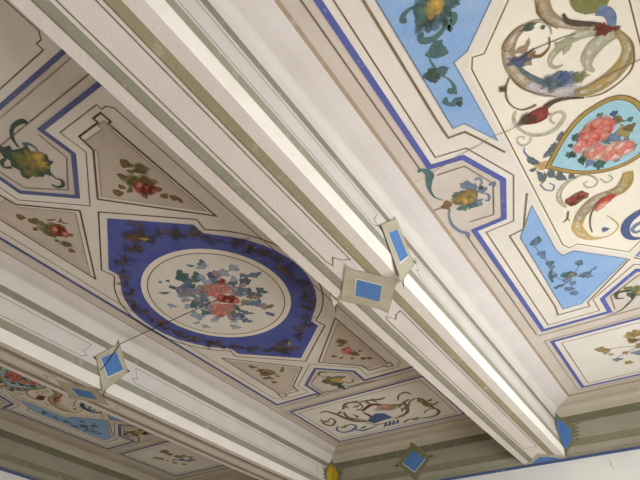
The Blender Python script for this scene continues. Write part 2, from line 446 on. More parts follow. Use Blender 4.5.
# ---------------------------------------------------------------- beams
def beam(x0, x1, label, loz_y, side_loz, PL=M_beam, ST=(M_green, M_olive), EDGE=M_beam, lhs=(.088, .098, .053, .056)):
    root = empty('ceiling_beam', W((x0+x1)/2, .95, HB), label, 'beam', 'plastered ceiling beams')
    x0s, x1s = x0, x1; x0, x1 = x0+.004, x1-.009
    hw = (x1-x0)/2; k = hw/.0925
    # soffit in five bands
    cuts = [-1, -.66, -.40, .40, .66, 1]
    mats = [('soffit_edge', EDGE), ('soffit_stripe', ST[0]), ('soffit_panel', PL), ('soffit_stripe', ST[1]), ('soffit_edge', EDGE)]
    for i, (nm, mt) in enumerate(mats):
        bm = bmesh.new(); rows = []
        depth = (0, 0, 0, 0, 0)[i]
        for c_ in (cuts[i], cuts[i+1]):
            row = []
            for j in range(NSEG+1):
                y = Y0-.03 + (Y1+.06-Y0)*j/NSEG
                row.append(bm.verts.new(W((x0+x1)/2+c_*hw, y, HB-sag(y))))
            rows.append(row)
        for j in range(NSEG): bm.faces.new((rows[0][j], rows[0][j+1], rows[1][j+1], rows[1][j]))
        link(nm, bm, mt, root)
    T = lambda u, v, l: W((x0+x1)/2+u*k, v, HB-sag(v)-.0005-.0003*l)
    B = Brush(T, [M_line, M_linegrey], 1)
    for s_ in (-1, 1): B.ribbon([(s_*.0608 if s_ < 0 else .0371, Y0+.01+i*(Y1-Y0)/12) for i in range(13)], .0022, M_line)
    lp = loz_y
    for ya, yb, e0, e1 in ((Y0+.12, lp-.125, False, True), (lp+.125, Y1-.16, True, False)):
        n = 8
        body = []
        def seg(u, a, b, n=6): return [(u, a+(b-a)*i/n) for i in range(n+1)]
        pts = []
        if e0: pts += [(.027, ya), (.006, ya+.012), (-.004, ya+.03), (-.022, ya+.004), (-.027, ya+.022)]
        else: pts += [(.027, ya), (-.027, ya)]
        pts += seg(-.027, ya+.03, yb-.03)
        if e1: pts += [(-.027, yb-.022), (-.022, yb-.004), (-.004, yb-.03), (.006, yb-.012), (.027, yb)]
        else: pts += [(-.027, yb), (.027, yb)]
        pts += seg(.027, yb-.03, ya+.03)
        B.ribbon(pts, .0024, M_line, True)
    B.done('soffit_line', root)
    lozenge(T, (0, loz_y), .086, .107, .042, .057, root)
    # half lozenge where the beam meets the end wall
    B = Brush(T, [M_lozframe, M_azure], 4)
    B.fill([(-.092, Y1+.03), (-.06, Y1+.005), (-.03, Y1-.03), (0, Y1-.075), (.03, Y1-.05), (.06, Y1-.03), (.092, Y1+.005), (.092, Y1+.03)], M_lozframe)
    B.fill([(-.06, Y1+.03), (-.028, Y1-.005), (0, Y1-.035), (.035, Y1-.012), (.06, Y1+.01), (.06, Y1+.03)], M_azure, 1)
    B.done('end_lozenge', root)
    # both sides
    x0, x1 = x0s, x1s
    for x, inw, a, b in ((x1, (1, 0), (x1, Y0), (x1, Y1)), (x0, (-1, 0), (x0, Y0), (x0, Y1))):
        side_run(a, b, inw, root, True)
        Ts = side_T((x, 0), (x, 1), inw, True)
        B = Brush(Ts, [M_linegrey, M_line], 1)
        Ts2 = side_T((x, 0), (x, 1), (inw[0], 0), True)
        Bp = Brush(lambda s_, z, l, x=x, inw=inw: W(x+inw[0]*(-.001+.0004+.0002*l), s_, z-sag(s_)*max(0, (.835-z)/.035)), [M_linegrey, M_line], 1)
        ly = side_loz
        for ya, yb in ((Y0+.15, ly-.10), (ly+.10, Y1-.12)):
            n = 6
            near = yb if yb < ly else ya; far = ya if yb < ly else yb
            sg = 1 if yb < ly else -1
            def seg(z, a, b): return [(a+(b-a)*i/n, z) for i in range(n+1)]
            pts = seg(.859, far, near-.02*sg) + [(near, .870), (near-.02*sg, .880), (near-.012*sg, .890), (near-.0*sg, .914)] + seg(.914, near-.02*sg, far)
            Bp.ribbon(pts, .0018, M_line, True)
        Bp.done('side_line', root)
        lz = lozenge(Ts, (ly, .882), *lhs, root)
    return root
beam(BR0, BR1, 'thick central plaster beam with green stripes and a blue lozenge under its middle', .921, .910)
beam(BL0, BL1, 'plaster beam on the left side, crossed by the black cable', .912, .930, M_beam, (M_brownstripe, M_brownstripe), M_beam, (.070, .088, .050, .050))

# ---------------------------------------------------------------- cornices along the walls (one per bay side)
BAYX = {'left': (XW0, BL0), 'middle': (BL1, BR0), 'right': (BR1, XW1)}
def cornice(n, a, b, inw, und):
    """moulded cornice, its underside and the blue fillet on the wall below"""
    d = (Vector(b)-Vector(a)).normalized(); inw = Vector(inw)
    bm = bmesh.new()
    q = [Vector(a), Vector(b), Vector(b)-inw*und, Vector(a)-inw*und]
    bm.faces.new([bm.verts.new(W(p.x, p.y, HB)) for p in q])
    root = tag(link('trim_%d' % n, bm, M_cornice), kind='structure')
    side_run(a, b, inw, root, False)
    q = Vector(a)-inw*(und-.004); r = Vector(b)-inw*(und-.004)
    bm = bmesh.new()
    za, zb = .7985, .789
    bm.faces.new([bm.verts.new(W(*p)) for p in ((q.x, q.y, za), (r.x, r.y, za), (r.x, r.y, zb), (q.x, q.y, zb))])
    q2 = q-inw*.006; r2 = r-inw*.006
    bm.faces.new([bm.verts.new(W(*p)) for p in ((q.x, q.y, zb), (r.x, r.y, zb), (r2.x, r2.y, zb), (q2.x, q2.y, zb))])
    link('blue_fillet', bm, M_wallblue, root)
    return root
n = 1
CORN = {}
for bay in ('middle', 'right', 'left'):
    x0, x1 = BAYX[bay]
    CORN[bay] = cornice(n, (x0, Y1), (x1, Y1), (0, -1), WALL+.008); n += 1
    cornice(n, (x1, Y0), (x0, Y0), (0, 1), WALL+.01); n += 1
cornice(n, (XW0, Y0), (XW0, Y1), (1, 0), WALL); n += 1
cornice(n, (XW1, Y1), (XW1, Y0), (-1, 0), WALL); n += 1
# blue fillet continues across the wall under the beam ends
bm = bmesh.new()
for x0, x1 in ((BR0, BR1), (BL0, BL1)):
    box(bm, W(x0-.002, YE-.004, .789), W(x1+.002, YE+.001, .7985))
link('blue_fillet', bm, M_wallblue, wb)
bm = bmesh.new()
T = lambda u, v, l: W(u, YE-.0005-.0003*l, v)
B = Brush(T, [M_linegrey], 1)
B.ribbon(smooth([(-.287, .768), (-.281, .755), (-.283, .742), (-.277, .730)], 3), [.0015, .003, .001], M_linegrey)
B.done('wall_crack', wb)

def wall_T(a, b, inw):
    return side_T(a, b, inw, False)
# lozenges on the end cornice
def wall_lozenge(bay, label):
    cx = {'middle': MID[0], 'right': RIGHT[0], 'left': -2.263}[bay]
    root = empty('painted_lozenge', W(cx, Y1, .885), label, 'painted ornament', 'lozenges painted on the end cornice')
    T = wall_T((cx, Y1), (cx+1, Y1), (0, -1))
    lozenge(T, (0, .888), .092, .090, .062, .052, root, frame=M_lozend, name='lozenge_frame')
    B = Brush(T, [M_lozend, M_linegrey], 2)
    for s_ in (-1, 1):
        B.curve([(s_*.10, .885), (s_*.115, .895), (s_*.125, .885), (s_*.14, .89)], [.004, .006, .002], M_linegrey)
        B.curve([(s_*.10, .88), (s_*.115, .87), (s_*.13, .875)], [.004, .006, .002], M_linegrey)
    B.done('flourish', root)
wall_lozenge('middle', 'blue lozenge in an olive frame on the end cornice of the middle bay')
# ornaments folded into the corners of the cornice
def corner_ornament(x, sx, inner, label):
    root = empty('corner_ornament', W(x, Y1, .885), label, 'painted ornament')
    hz, wv = .094, .062
    for k, (T, s_) in enumerate(((wall_T((x, Y1), (x+1, Y1), (0, -1)), sx), (lambda s2, z, l, x=x, sx=sx: W(x+sx*(.0016+.0002*l), Y1-s2, z), 1))):
        B = Brush(T, [M_lozend, inner, M_lozframe], 4)
        B.fill([(0, .984), (s_*.012, .960), (s_*.03, .945), (s_*.035, .93), (s_*.06, .915), (s_*wv, .89), (s_*.05, .87), (s_*.04, .845), (s_*.02, .825), (0, .803)], M_lozend)
        B.fill([(0, .955), (s_*.026, .93), (s_*.046, .895), (s_*.034, .85), (0, .815)], inner, 1)
        for j in range(5):
            B.leaf((s_*.05, .90-.012*j), (s_*(.088-.004*j), .915-.016*j), .006, M_lozend, .1)
        B.done('corner_wing', root)
corner_ornament(BL1, 1, M_yellow, 'yellow and olive ornament folded into the corner beside the left beam')
corner_ornament(BR1, 1, M_azure, 'blue ornament folded into the corner right of the central beam')

# ================================================================ painted ceiling of the middle bay
def frame_poly(side):
    """blue guide line of a bay, with pentagonal cartouche bays on the ends (and on the sides of the outer bays)"""
    e = .334 if side else .346
    p = [(-e, -.747), (-.116, -.747), (-.119, -.658), (0, -.560), (.119, -.658), (.116, -.747), (e, -.747)]
    if side:
        p += [(.339, -.136), (.258, -.120), (.203, .002), (.250, .136), (.336, .139)]
    p += [(e, .747), (.116, .747), (.119, .658), (0, .560), (-.119, .658), (-.116, .747), (-e, .747)]
    if side:
        p += [(-.336, .139), (-.250, .136), (-.203, .002), (-.258, -.120), (-.339, -.136)]
    return p
def notched(poly, idx, d=.018):
    """cut small steps into the corners idx of a polygon"""
    out = []
    n = len(poly)
    for i, p in enumerate(poly):
        if i in idx:
            p = Vector(p); a = (Vector(poly[i-1])-p).normalized()*d; b = (Vector(poly[(i+1) % n])-p).normalized()*d
            out += [tuple(p+a*1.6), tuple(p+a*1.0+b*.9), tuple(p+a*.35+b*.35), tuple(p+a*.9+b*1.0), tuple(p+b*1.6)] if False else [tuple(p+a*1.5), tuple(p+a*1.5+b*.8), tuple(p+b*.8+a*.7), tuple(p+b*1.5)]
        else: out.append(tuple(p))
    return out
def bay_stripe(bay, label, blue, bw):
    root = empty('painted_ceiling', at_bay(bay), label, 'painted ceiling')
    T = plan(bay)
    B = Brush(T, [M_brown, M_linegrey], 1)
    hu = .495-.083-.008; hv = 1.395-.083-.008
    rect = [(-hu, -hv), (hu, -hv), (hu, hv), (-hu, hv)]
    B.ribbon(rect, .017, M_brown, True)
    B.done('outer_stripe', root, whole=True)
    return root, T
def framing(bay, side, label, blue, bw, field):
    root, T = bay_stripe(bay, label, blue, bw)
    P = frame_poly(side)
    B = Brush(T, [field], 1); B.fill(P, field); B.done('ground', root)
    B = Brush(T, [blue], 3); B.ribbon(P, bw, blue, True); B.done('blue_line', root)
    B = Brush(T, [M_line], 3)
    if side:
        B.ribbon(offset(P, .025), .0035, M_line, True)
        for s_ in (-1, 1):
            B.ribbon([(s_*.362, -.765), (s_*.362, -.137)], .0035, M_line); B.ribbon([(s_*.362, .137), (s_*.362, .765)], .0035, M_line)
            B.ribbon([(s_*.335, -.102), (s_*.266, -.092), (s_*.228, 0), (s_*.268, .108), (s_*.333, .100)], .003, M_line)
    else:
        q = offset(P, .031)
        B.ribbon(notched(q, (0, 6, 7, 13)), .003, M_line, True)
    for s_ in (-1, 1):
        B.ribbon([(-.098, s_*.742), (-.094, s_*.660), (0, s_*.590), (.094, s_*.660), (.098, s_*.742)], .003, M_line)
        B.ribbon([(-.36, s_*.775), (.36, s_*.775)], .003, M_line)
    B.done('thin_line', root)
    return root
framing(MID, False, 'slender blue line framing the painted ceiling between the two beams', M_bluegrey, .013, M_cream)

def panel_outline(a, da=0.):
    """outline of the royal blue panel: two points on the axis, stepped shoulders and bulging sides"""
    s = []
    ex, ey = .332+da, .316+da
    def arc(sgn):
        out = []
        t0 = math.asin(min(1, (.268)/ey))
        for i in range(15):
            t = -t0+2*t0*i/14
            out.append((sgn*ex*math.cos(t), sgn*ey*math.sin(t)))
        return out
    k = da*1.35
    right = arc(1); left = arc(-1)
    pts = [(0, -.462-k), (.190+da, -.308-da*.5), (.186+da*.7, -.270-da*.3)] + right[1:-1] + [(.186+da*.7, .270+da*.3), (.190+da, .308+da*.5), (0, .462+k), (-.190-da, .308+da*.5), (-.186-da*.7, .270+da*.3)] + left[1:-1] + [(-.186-da*.7, -.270-da*.3), (-.190-da, -.308-da*.5)]
    return pts
def oval_panel():
    bay = MID
    root = empty('oval_panel', at_bay(bay), 'royal blue panel with a white oval and flower bouquet in the middle bay', 'painted panel')
    T = plan(bay)
    B = Brush(T, [M_royal], 4); B.fill(panel_outline(0), M_royal); blue = B.done('blue_field', root)
    B = Brush(T, [M_brownline, M_cream], 3)
    B.ribbon(panel_outline(0, .022), .0045, M_brownline, True)
    B.done('outline', root)
    # bronze acanthus on the blue
    B = Brush(T, [M_bronze, M_umber, M_gold], 5); B.soft = .3
    rr = random.Random(11)
    for sv in (-1, 1):
        for i in range(14):
            B.blob((rr.uniform(-.05, .05), sv*rr.uniform(.325, .40)), rr.uniform(.011, .02), rr.choice((M_bronze, M_bronze, M_umber)), 1.5, rr.random()*3, .3)
        B.blob((.0, sv*.37), .018, M_umber, 1.4, .6, .3); B.leaf((.01, sv*.36), (.04, sv*.335), .012, M_gold)
        for su in (-1, 1):
            path = smooth([(su*.06, sv*.345), (su*.12, sv*.305), (su*.17, sv*.265), (su*.215, sv*.205), (su*.26, sv*.14), (su*.285, sv*.07), (su*.29, sv*.0)], 4)
            B.ribbon(path, .003, M_bronze)
            for j, p in enumerate(path[1:]):
                q = (p[0]+rr.uniform(-.018, .018), p[1]+rr.uniform(-.018, .018))
                if rr.random() < .12: continue
                B.blob(q, rr.uniform(.008, .017), rr.choice((M_bronze, M_bronze, M_umber)), 1.9, rr.random()*3, .35)
                if j % 3 == 0: B.leaf(p, (p[0]+rr.uniform(-.03, .03), p[1]+rr.uniform(-.03, .03)), .012, M_bronze)
    B.done('acanthus_scroll', blue)
    c = (0, -.012); r = .247
    circ = lambda q, n=56: [(c[0]+q*math.cos(2*math.pi*i/n), c[1]+q*1.015*math.sin(2*math.pi*i/n)) for i in range(n)]
    B = Brush(T, [M_cream, M_white], 6); B.fill(circ(r), M_cream); B.done('oval_ground', root)
    B = Brush(T, [M_brownline, M_white], 7); B.ribbon(circ(.237), .018, M_white, True, -.3); B.ribbon(circ(.226), .0035, M_brownline, True); B.done('oval_line', root)
    # bouquet
    bq = empty('bouquet', Vector((0, 0, 0)), None, None); bq.parent = root
    B = Brush(T, [M_teal, M_slate, M_pale, M_deepblue, M_lime, M_leaf, M_mauve], 7)
    rb = random.Random(5)
    for i in range(46):
        t = rb.random()*6.283; q = (.35+.6*rb.random()**.7)
        a = (.01+.150*q*math.cos(t)*.9, -.005+.125*q*math.sin(t)*.9)
        d = t+rb.uniform(-.7, .7); ln = rb.uniform(.028, .046)
        B.leaf(a, (a[0]+ln*math.cos(d), a[1]+ln*math.sin(d)), rb.uniform(.012, .024), rb.choice((M_slate, M_pale, M_teal, M_pale, M_slate, M_mauve)))
    for a, b, w, m in BOUQUET_LEAVES: B.leaf(a, b, w, {'t': M_teal, 's': M_slate, 'p': M_pale, 'd': M_deepblue, 'l': M_lime, 'o': M_leaf, 'm': M_mauve}[m])
    B.done('leaf_cluster', bq)
    k = 0
    for nm, lst, ms in (('mauve_flower', BOUQUET_MAUVE, [M_mauve, M_mauve, M_pale, M_slate]), ('salmon_rose', BOUQUET_ROSE, [M_rose, M_mauve, M_rose, M_pink]), ('red_rose', BOUQUET_RED, [M_red, M_red, M_pink, M_crimson])):
        for p, q in lst:
            B = Brush(T, ms, 8+k*.25); B.rose(p, q, ms); B.done(nm, bq, whole=True); k += 1
BOUQUET_LEAVES = [
 (*[(-0.000, -0.190), (-0.006, -0.114)], .034, 't'), (*[(-0.006, -0.114), (0.042, -0.157)], .03, 't'), (*[(-0.006, -0.176), (-0.029, -0.110)], .02, 't'),
 (*[(0.040, -0.194), (0.063, -0.173)], .01, 's'), (*[(0.060, -0.158), (0.100, -0.190)], .022, 's'), (*[(0.052, -0.163), (0.100, -0.167)], .016, 'p'),
 (*[(0.056, -0.113), (0.109, -0.109)], .024, 'd'), (*[(0.079, -0.128), (0.068, -0.099)], .018, 'd'),
 (*[(-0.001, -0.136), (-0.067, -0.049)], .03, 's'), (*[(-0.083, -0.138), (-0.049, -0.090)], .024, 's'), (*[(-0.088, -0.115), (-0.059, -0.070)], .026, 's'), (*[(-0.081, -0.149), (-0.084, -0.119)], .014, 't'),
 (*[(-0.171, -0.079), (-0.152, -0.046)], .018, 'p'), (*[(-0.149, -0.140), (-0.107, -0.120)], .011, 't'), (*[(-0.093, -0.181), (-0.099, -0.167)], .009, 't'), (*[(-0.066, -0.171), (-0.075, -0.158)], .011, 't'),
 (*[(-0.084, -0.046), (-0.039, -0.024)], .012, 't'), (*[(-0.096, -0.025), (-0.061, -0.017)], .028, 's'), (*[(-0.150, 0.020), (-0.103, 0.041)], .028, 'p'), (*[(-0.122, 0.001), (-0.143, 0.062)], .024, 'p'), (*[(-0.161, 0.080), (-0.147, 0.112)], .018, 'p'), (*[(-0.185, 0.058), (-0.149, 0.058)], .012, 'p'),
 (*[(0.157, -0.120), (0.163, -0.081)], .028, 'p'), (*[(0.153, -0.069), (0.162, -0.046)], .02, 's'), (*[(0.162, -0.051), (0.219, -0.040)], .02, 's'), (*[(0.136, -0.050), (0.142, -0.009)], .024, 't'),
 (*[(0.148, 0.014), (0.167, 0.058)], .024, 't'), (*[(0.117, 0.001), (0.130, 0.016)], .02, 'd'), (*[(0.133, 0.043), (0.133, 0.063)], .02, 't'),
 (*[(0.019, 0.082), (0.048, 0.128)], .018, 's'), (*[(0.001, 0.092), (0.005, 0.130)], .026, 'd'), (*[(-0.014, 0.119), (0.012, 0.165)], .022, 's'), (*[(-0.075, 0.134), (-0.051, 0.172)], .022, 'p'), (*[(-0.042, 0.109), (-0.041, 0.140)], .02, 'p'),
 (*[(0.065, 0.041), (0.074, 0.081)], .032, 'l'), (*[(0.084, 0.039), (0.136, 0.039)], .022, 'o'), (*[(0.074, 0.081), (0.120, 0.069)], .026, 's'), (*[(0.086, 0.088), (0.138, 0.127)], .028, 'm'), (*[(0.098, 0.116), (0.142, 0.116)], .008, 'o'),
 (*[(0.088, 0.139), (0.095, 0.164)], .014, 's'), (*[(0.099, 0.153), (0.096, 0.179)], .016, 's'), (*[(0.039, -0.086), (0.090, -0.066)], .026, 't'), (*[(0.079, -0.054), (0.120, -0.041)], .022, 't'), (*[(-0.087, 0.015), (-0.069, 0.056)], .022, 's'),
 (*[(-0.103, 0.071), (-0.098, 0.097)], .02, 'p'), (*[(0.122, -0.119), (0.116, -0.075)], .024, 'p'), (*[(0.042, -0.071), (-0.007, -0.057)], .02, 't'), (*[(0.038, -0.136), (0.039, -0.105)], .024, 'p'), (*[(0.019, 0.046), (0.019, 0.082)], .03, 't'), (*[(-0.060, -0.003), (-0.048, 0.019)], .028, 't'), (*[(-0.119, -0.068), (-0.090, -0.063)], .01, 'p')]
BOUQUET_MAUVE = [([(-0.016, -0.063)][0], .028), ([(-0.055, -0.027)][0], .024), ([(0.089, 0.003)][0], .026), ([(-0.027, 0.103)][0], .022), ([(-0.070, -0.097)][0], .02)]
BOUQUET_ROSE = [([(0.020, -0.047)][0], .034), ([(0.053, -0.040)][0], .026), ([(-0.040, 0.045)][0], .034), ([(-0.008, 0.051)][0], .022)]
BOUQUET_RED = [([(0.036, 0.023)][0], .024), ([(0.017, 0.004)][0], .022), ([(0.079, -0.073)][0], .012)]
oval_panel()

# ---- four triangular panels
TRI = [(.268, -.303), (.040, -.520), (.040, -.528), (.170, -.637), (.176, -.683), (.266, -.683)]
def tri_panel(su, sv, label, spray, wingcol):
    bay = MID
    root = empty('triangular_panel', at_bay(bay, su*.19, sv*.53), label, 'painted panel', 'triangular panels around the blue panel')
    T = plan(bay, su, sv); T0 = plan(bay)
    P = [(.268, -.300), (.040, -.524), (.171, -.637), (.177, -.683), (.250, -.683), (.250, -.697), (.278, -.697), (.278, -.668), (.268, -.668)]
    B = Brush(T, [M_stone], 3); cen = (.19, -.54)
    inner = [(p[0]+(cen[0]-p[0])*.14, p[1]+(cen[1]-p[1])*.14) for p in P]
    B.fill(inner, M_stone); B.done('field', root)
    B = Brush(T, [M_brownline, M_linegrey], 4)
    B.ribbon(P, .0055, M_brownline, True)
    i2 = [(p[0]+(cen[0]-p[0])*.12, p[1]+(cen[1]-p[1])*.12) for p in P]
    B.ribbon(i2, .003, M_linegrey, True)
    B.done('border_line', root)
    sp = empty('flower_spray', Vector((0, 0, 0)), None, None); sp.parent = root
    B = Brush(T0, [M_umber, M_leaf, wingcol], 5)
    for a, b, w, m in spray[0]: B.leaf(a, b, w, {'u': M_umber, 'o': M_leaf, 'c': wingcol}[m], plain=True)
    for p, r in spray[1]: B.blob(p, r, M_leaf, 1.4, 1.); B.blob(p, r*.6, M_umber, 1.3, 2.)
    B.done('leaf_cluster', sp)
    B = Brush(T0, [M_red, M_rose, M_pink, M_crimson], 6)
    for p, r in spray[2]: B.rose(p, r, spray[3])
    B.done('blossom', sp, whole=True)
RED4 = [M_red, M_red, M_rose, M_crimson]; ORG4 = [M_rose, M_rose, M_red, M_pink]
SP_NR = ([(*[(0.204, -0.582), (0.216, -0.547)], .026, 'u'), (*[(0.188, -0.549), (0.212, -0.534)], .012, 'u'), (*[(0.157, -0.554), (0.176, -0.533)], .016, 'u'), (*[(0.204, -0.531), (0.240, -0.539)], .022, 'u'), (*[(0.154, -0.518), (0.201, -0.508)], .03, 'o'), (*[(0.197, -0.511), (0.219, -0.476)], .026, 'o'), (*[(0.100, -0.524), (0.121, -0.498)], .022, 'u'), (*[(0.131, -0.529), (0.140, -0.507)], .014, 'u'), (*[(0.128, -0.497), (0.155, -0.506)], .012, 'u'), (*[(0.203, -0.466), (0.221, -0.454)], .016, 'u'), (*[(0.192, -0.438), (0.219, -0.434)], .018, 'u'), (*[(0.216, -0.427), (0.235, -0.402)], .018, 'u'), (*[(0.233, -0.403), (0.226, -0.385)], .012, 'u'), (*[(0.172, -0.469), (0.154, -0.450)], .016, 'u')],
         [([(0.224, -0.534)][0], .016), ([(0.175, -0.509)][0], .022), ([(0.202, -0.495)][0], .02)], [([(0.176, -0.483)][0], .022), ([(0.189, -0.470)][0], .017)], RED4)
SP_NL = ([(*[(-0.209, -0.616), (-0.197, -0.589)], .022, 'u'), (*[(-0.206, -0.580), (-0.168, -0.570)], .024, 'u'), (*[(-0.173, -0.563), (-0.181, -0.539)], .02, 'o'), (*[(-0.217, -0.557), (-0.214, -0.540)], .012, 'c'), (*[(-0.211, -0.492), (-0.201, -0.475)], .012, 'u'), (*[(-0.199, -0.473), (-0.182, -0.446)], .018, 'u'), (*[(-0.209, -0.442), (-0.206, -0.418)], .018, 'u'), (*[(-0.149, -0.483), (-0.148, -0.467)], .014, 'u'), (*[(-0.157, -0.558), (-0.123, -0.541)], .006, 'u'), (*[(-0.136, -0.529), (-0.110, -0.537)], .006, 'u'), (*[(-0.127, -0.529), (-0.112, -0.509)], .006, 'u'), (*[(-0.197, -0.534), (-0.151, -0.519)], .03, 'o'), (*[(-0.212, -0.518), (-0.176, -0.515)], .03, 'o'), (*[(-0.148, -0.528), (-0.138, -0.501)], .022, 'o')],
         [([(-0.186, -0.522)][0], .022), ([(-0.159, -0.520)][0], .018), ([(-0.200, -0.458)][0], .012)], [([(-0.164, -0.503)][0], .022)], RED4)
SP_FL = ([(*[(-0.217, 0.398), (-0.193, 0.432)], .02, 'u'), (*[(-0.209, 0.451), (-0.162, 0.470)], .026, 'u'), (*[(-0.240, 0.513), (-0.209, 0.521)], .016, 'u'), (*[(-0.224, 0.554), (-0.204, 0.576)], .018, 'u'), (*[(-0.132, 0.497), (-0.123, 0.513)], .016, 'u'), (*[(-0.176, 0.521), (-0.160, 0.540)], .014, 'o'), (*[(-0.228, 0.480), (-0.171, 0.494)], .026, 'u'), (*[(-0.207, 0.512), (-0.198, 0.548)], .018, 'o'), (*[(-0.134, 0.506), (-0.104, 0.475)], .012, 'o')],
         [([(-0.197, 0.468)][0], .018), ([(-0.181, 0.488)][0], .02)], [([(-0.180, 0.479)][0], .016)], [M_rose, M_umber, M_rose, M_leaf])
SP_FR = ([(*[(0.200, 0.421), (0.213, 0.462)], .022, 'u'), (*[(0.169, 0.461), (0.207, 0.451)], .016, 'o'), (*[(0.112, 0.505), (0.131, 0.525)], .014, 'u'), (*[(0.123, 0.538), (0.151, 0.537)], .01, 'u'), (*[(0.193, 0.528), (0.211, 0.556)], .022, 'o'), (*[(0.195, 0.582), (0.223, 0.590)], .018, 'u'), (*[(0.223, 0.590), (0.238, 0.608)], .018, 'u'), (*[(0.162, 0.562), (0.180, 0.564)], .014, 'o'), (*[(0.166, 0.493), (0.211, 0.486)], .022, 'o'), (*[(0.217, 0.525), (0.237, 0.537)], .012, 'o')],
         [([(0.204, 0.441)][0], .016), ([(0.193, 0.536)][0], .016)], [([(0.181, 0.511)][0], .022)], ORG4)
tri_panel(1, -1, 'triangular panel with a large red flower spray, nearest the central beam', SP_NR, M_umber)
tri_panel(-1, -1, 'triangular panel with a red flower spray at the left edge of the photo', SP_NL, M_crimson)
tri_panel(-1, 1, 'triangular panel with a brown flower spray beyond the blue panel, near left beam', SP_FL, M_umber)
tri_panel(1, 1, 'triangular panel with an orange flower spray tucked against the central beam', SP_FR, M_umber)

# ---- cartouche flowers of the middle bay
def mid_cartouche_near():
    root = empty('cartouche_flower', at_bay(MID, 0, -.68), 'green and yellow painted flower in the blue cartouche at upper left', 'painted flower')
    T = plan(MID)
    B = Brush(T, [M_dkleaf, M_leaf, M_teal], 4)
    B.fill([(-0.016, -0.786), (-0.011, -0.768), (0.008, -0.763), (-0.001, -0.750), (0.025, -0.741), (0.044, -0.739), (0.035, -0.723), (0.052, -0.708), (0.061, -0.694), (0.048, -0.680), (0.056, -0.671), (0.032, -0.667), (0.004, -0.645), (-0.001, -0.657), (-0.017, -0.655), (-0.031, -0.672), (-0.058, -0.673), (-0.061, -0.688), (-0.047, -0.702), (-0.052, -0.722), (-0.037, -0.736), (-0.041, -0.750), (-0.032, -0.766)], M_dkleaf)
    for a, b, w in ((*[(-0.009, -0.748), (0.006, -0.707)], .03), (*[(0.047, -0.688), (0.007, -0.691)], .026), (*[(-0.050, -0.689), (-0.000, -0.692)], .026), (*[(0.001, -0.664), (0.012, -0.688)], .026), (*[(-0.030, -0.724), (-0.003, -0.702)], .026)): B.leaf(a, b, w, M_leaf, dl=.4)
    B.done('leaf_cluster', root)
    B = Brush(T, [M_gold, M_oldgold], 5)
    for p in [(0.019, -0.699), (0.019, -0.687), (0.004, -0.697), (0.015, -0.713), (0.033, -0.702)]: B.blob(p, .014, rnd.choice((M_gold, M_oldgold)), 1.6, rnd.random()*3, .3)
    B.done('blossom', root)
    B = Brush(T, [M_teal, M_dkleaf], 4)
    B.curve([(0.021, -0.747), (0.034, -0.771), (0.058, -0.787), (0.084, -0.790), (0.104, -0.784), (0.104, -0.774)], [.005, .009, .009, .012, .014, .005], M_dkleaf)
    B.curve([(0.038, -0.746), (0.053, -0.737), (0.054, -0.721), (0.047, -0.711)], [.012, .006, .004], M_teal)
    B.curve([(0.014, -0.655), (0.009, -0.634), (0.016, -0.621), (0.003, -0.608), (-0.017, -0.613), (-0.019, -0.627)], [.005, .004, .010, .008, .005], M_dkleaf)
    B.curve([(-0.055, -0.720), (-0.071, -0.730), (-0.061, -0.744), (-0.040, -0.745)], [.008, .006, .012, .006], M_dkleaf)
    B.done('tendril', root)
mid_cartouche_near()
def mid_cartouche_far(bay, label, du=0.):
    root = empty('cartouche_flower', at_bay(bay, 0, .68), label, 'painted flower')
    T = plan(bay)
    B = Brush(T, [M_dkleaf, M_leaf, M_umber], 4)
    for a, b, w, m in ((*[(-0.045, 0.671), (0.007, 0.661)], .03, M_dkleaf), (*[(0.003, 0.638), (0.017, 0.698)], .036, M_leaf), (*[(-0.028, 0.713), (0.035, 0.708)], .034, M_dkleaf), (*[(0.023, 0.660), (0.070, 0.678)], .026, M_leaf), (*[(0.010, 0.724), (0.007, 0.776)], .024, M_dkleaf), (*[(-0.019, 0.655), (-0.005, 0.716)], .026, M_umber)): B.leaf(a, b, w, m)
    B.done('leaf_cluster', root)
    B = Brush(T, [M_gold, M_rose, M_oldgold], 5)
    for p in [(0.008, 0.682), (0.024, 0.681), (0.025, 0.702)]: B.blob(p, .012, rnd.choice((M_gold, M_rose, M_oldgold)), 1.5, rnd.random()*3)
    B.done('blossom', root)
    B = Brush(T, [M_umber, M_dkleaf], 4)
    B.curve([(-0.009, 0.641), (-0.020, 0.614), (0.001, 0.597), (0.017, 0.617)], [.004, .006, .004], M_umber)
    B.curve([(0.035, 0.708), (0.051, 0.738), (0.079, 0.724), (0.078, 0.703)], [.004, .006, .004], M_umber)
    B.curve([(0.017, 0.760), (0.059, 0.764), (0.112, 0.765), (0.160, 0.773)], [.004, .006, .003], M_umber)
    B.curve([(-0.010, 0.755), (-0.055, 0.761), (-0.090, 0.752), (-0.139, 0.768)], [.004, .006, .008], M_umber)
    B.done('tendril', root)
mid_cartouche_far(MID, 'small green flower in the far blue cartouche of the middle bay')

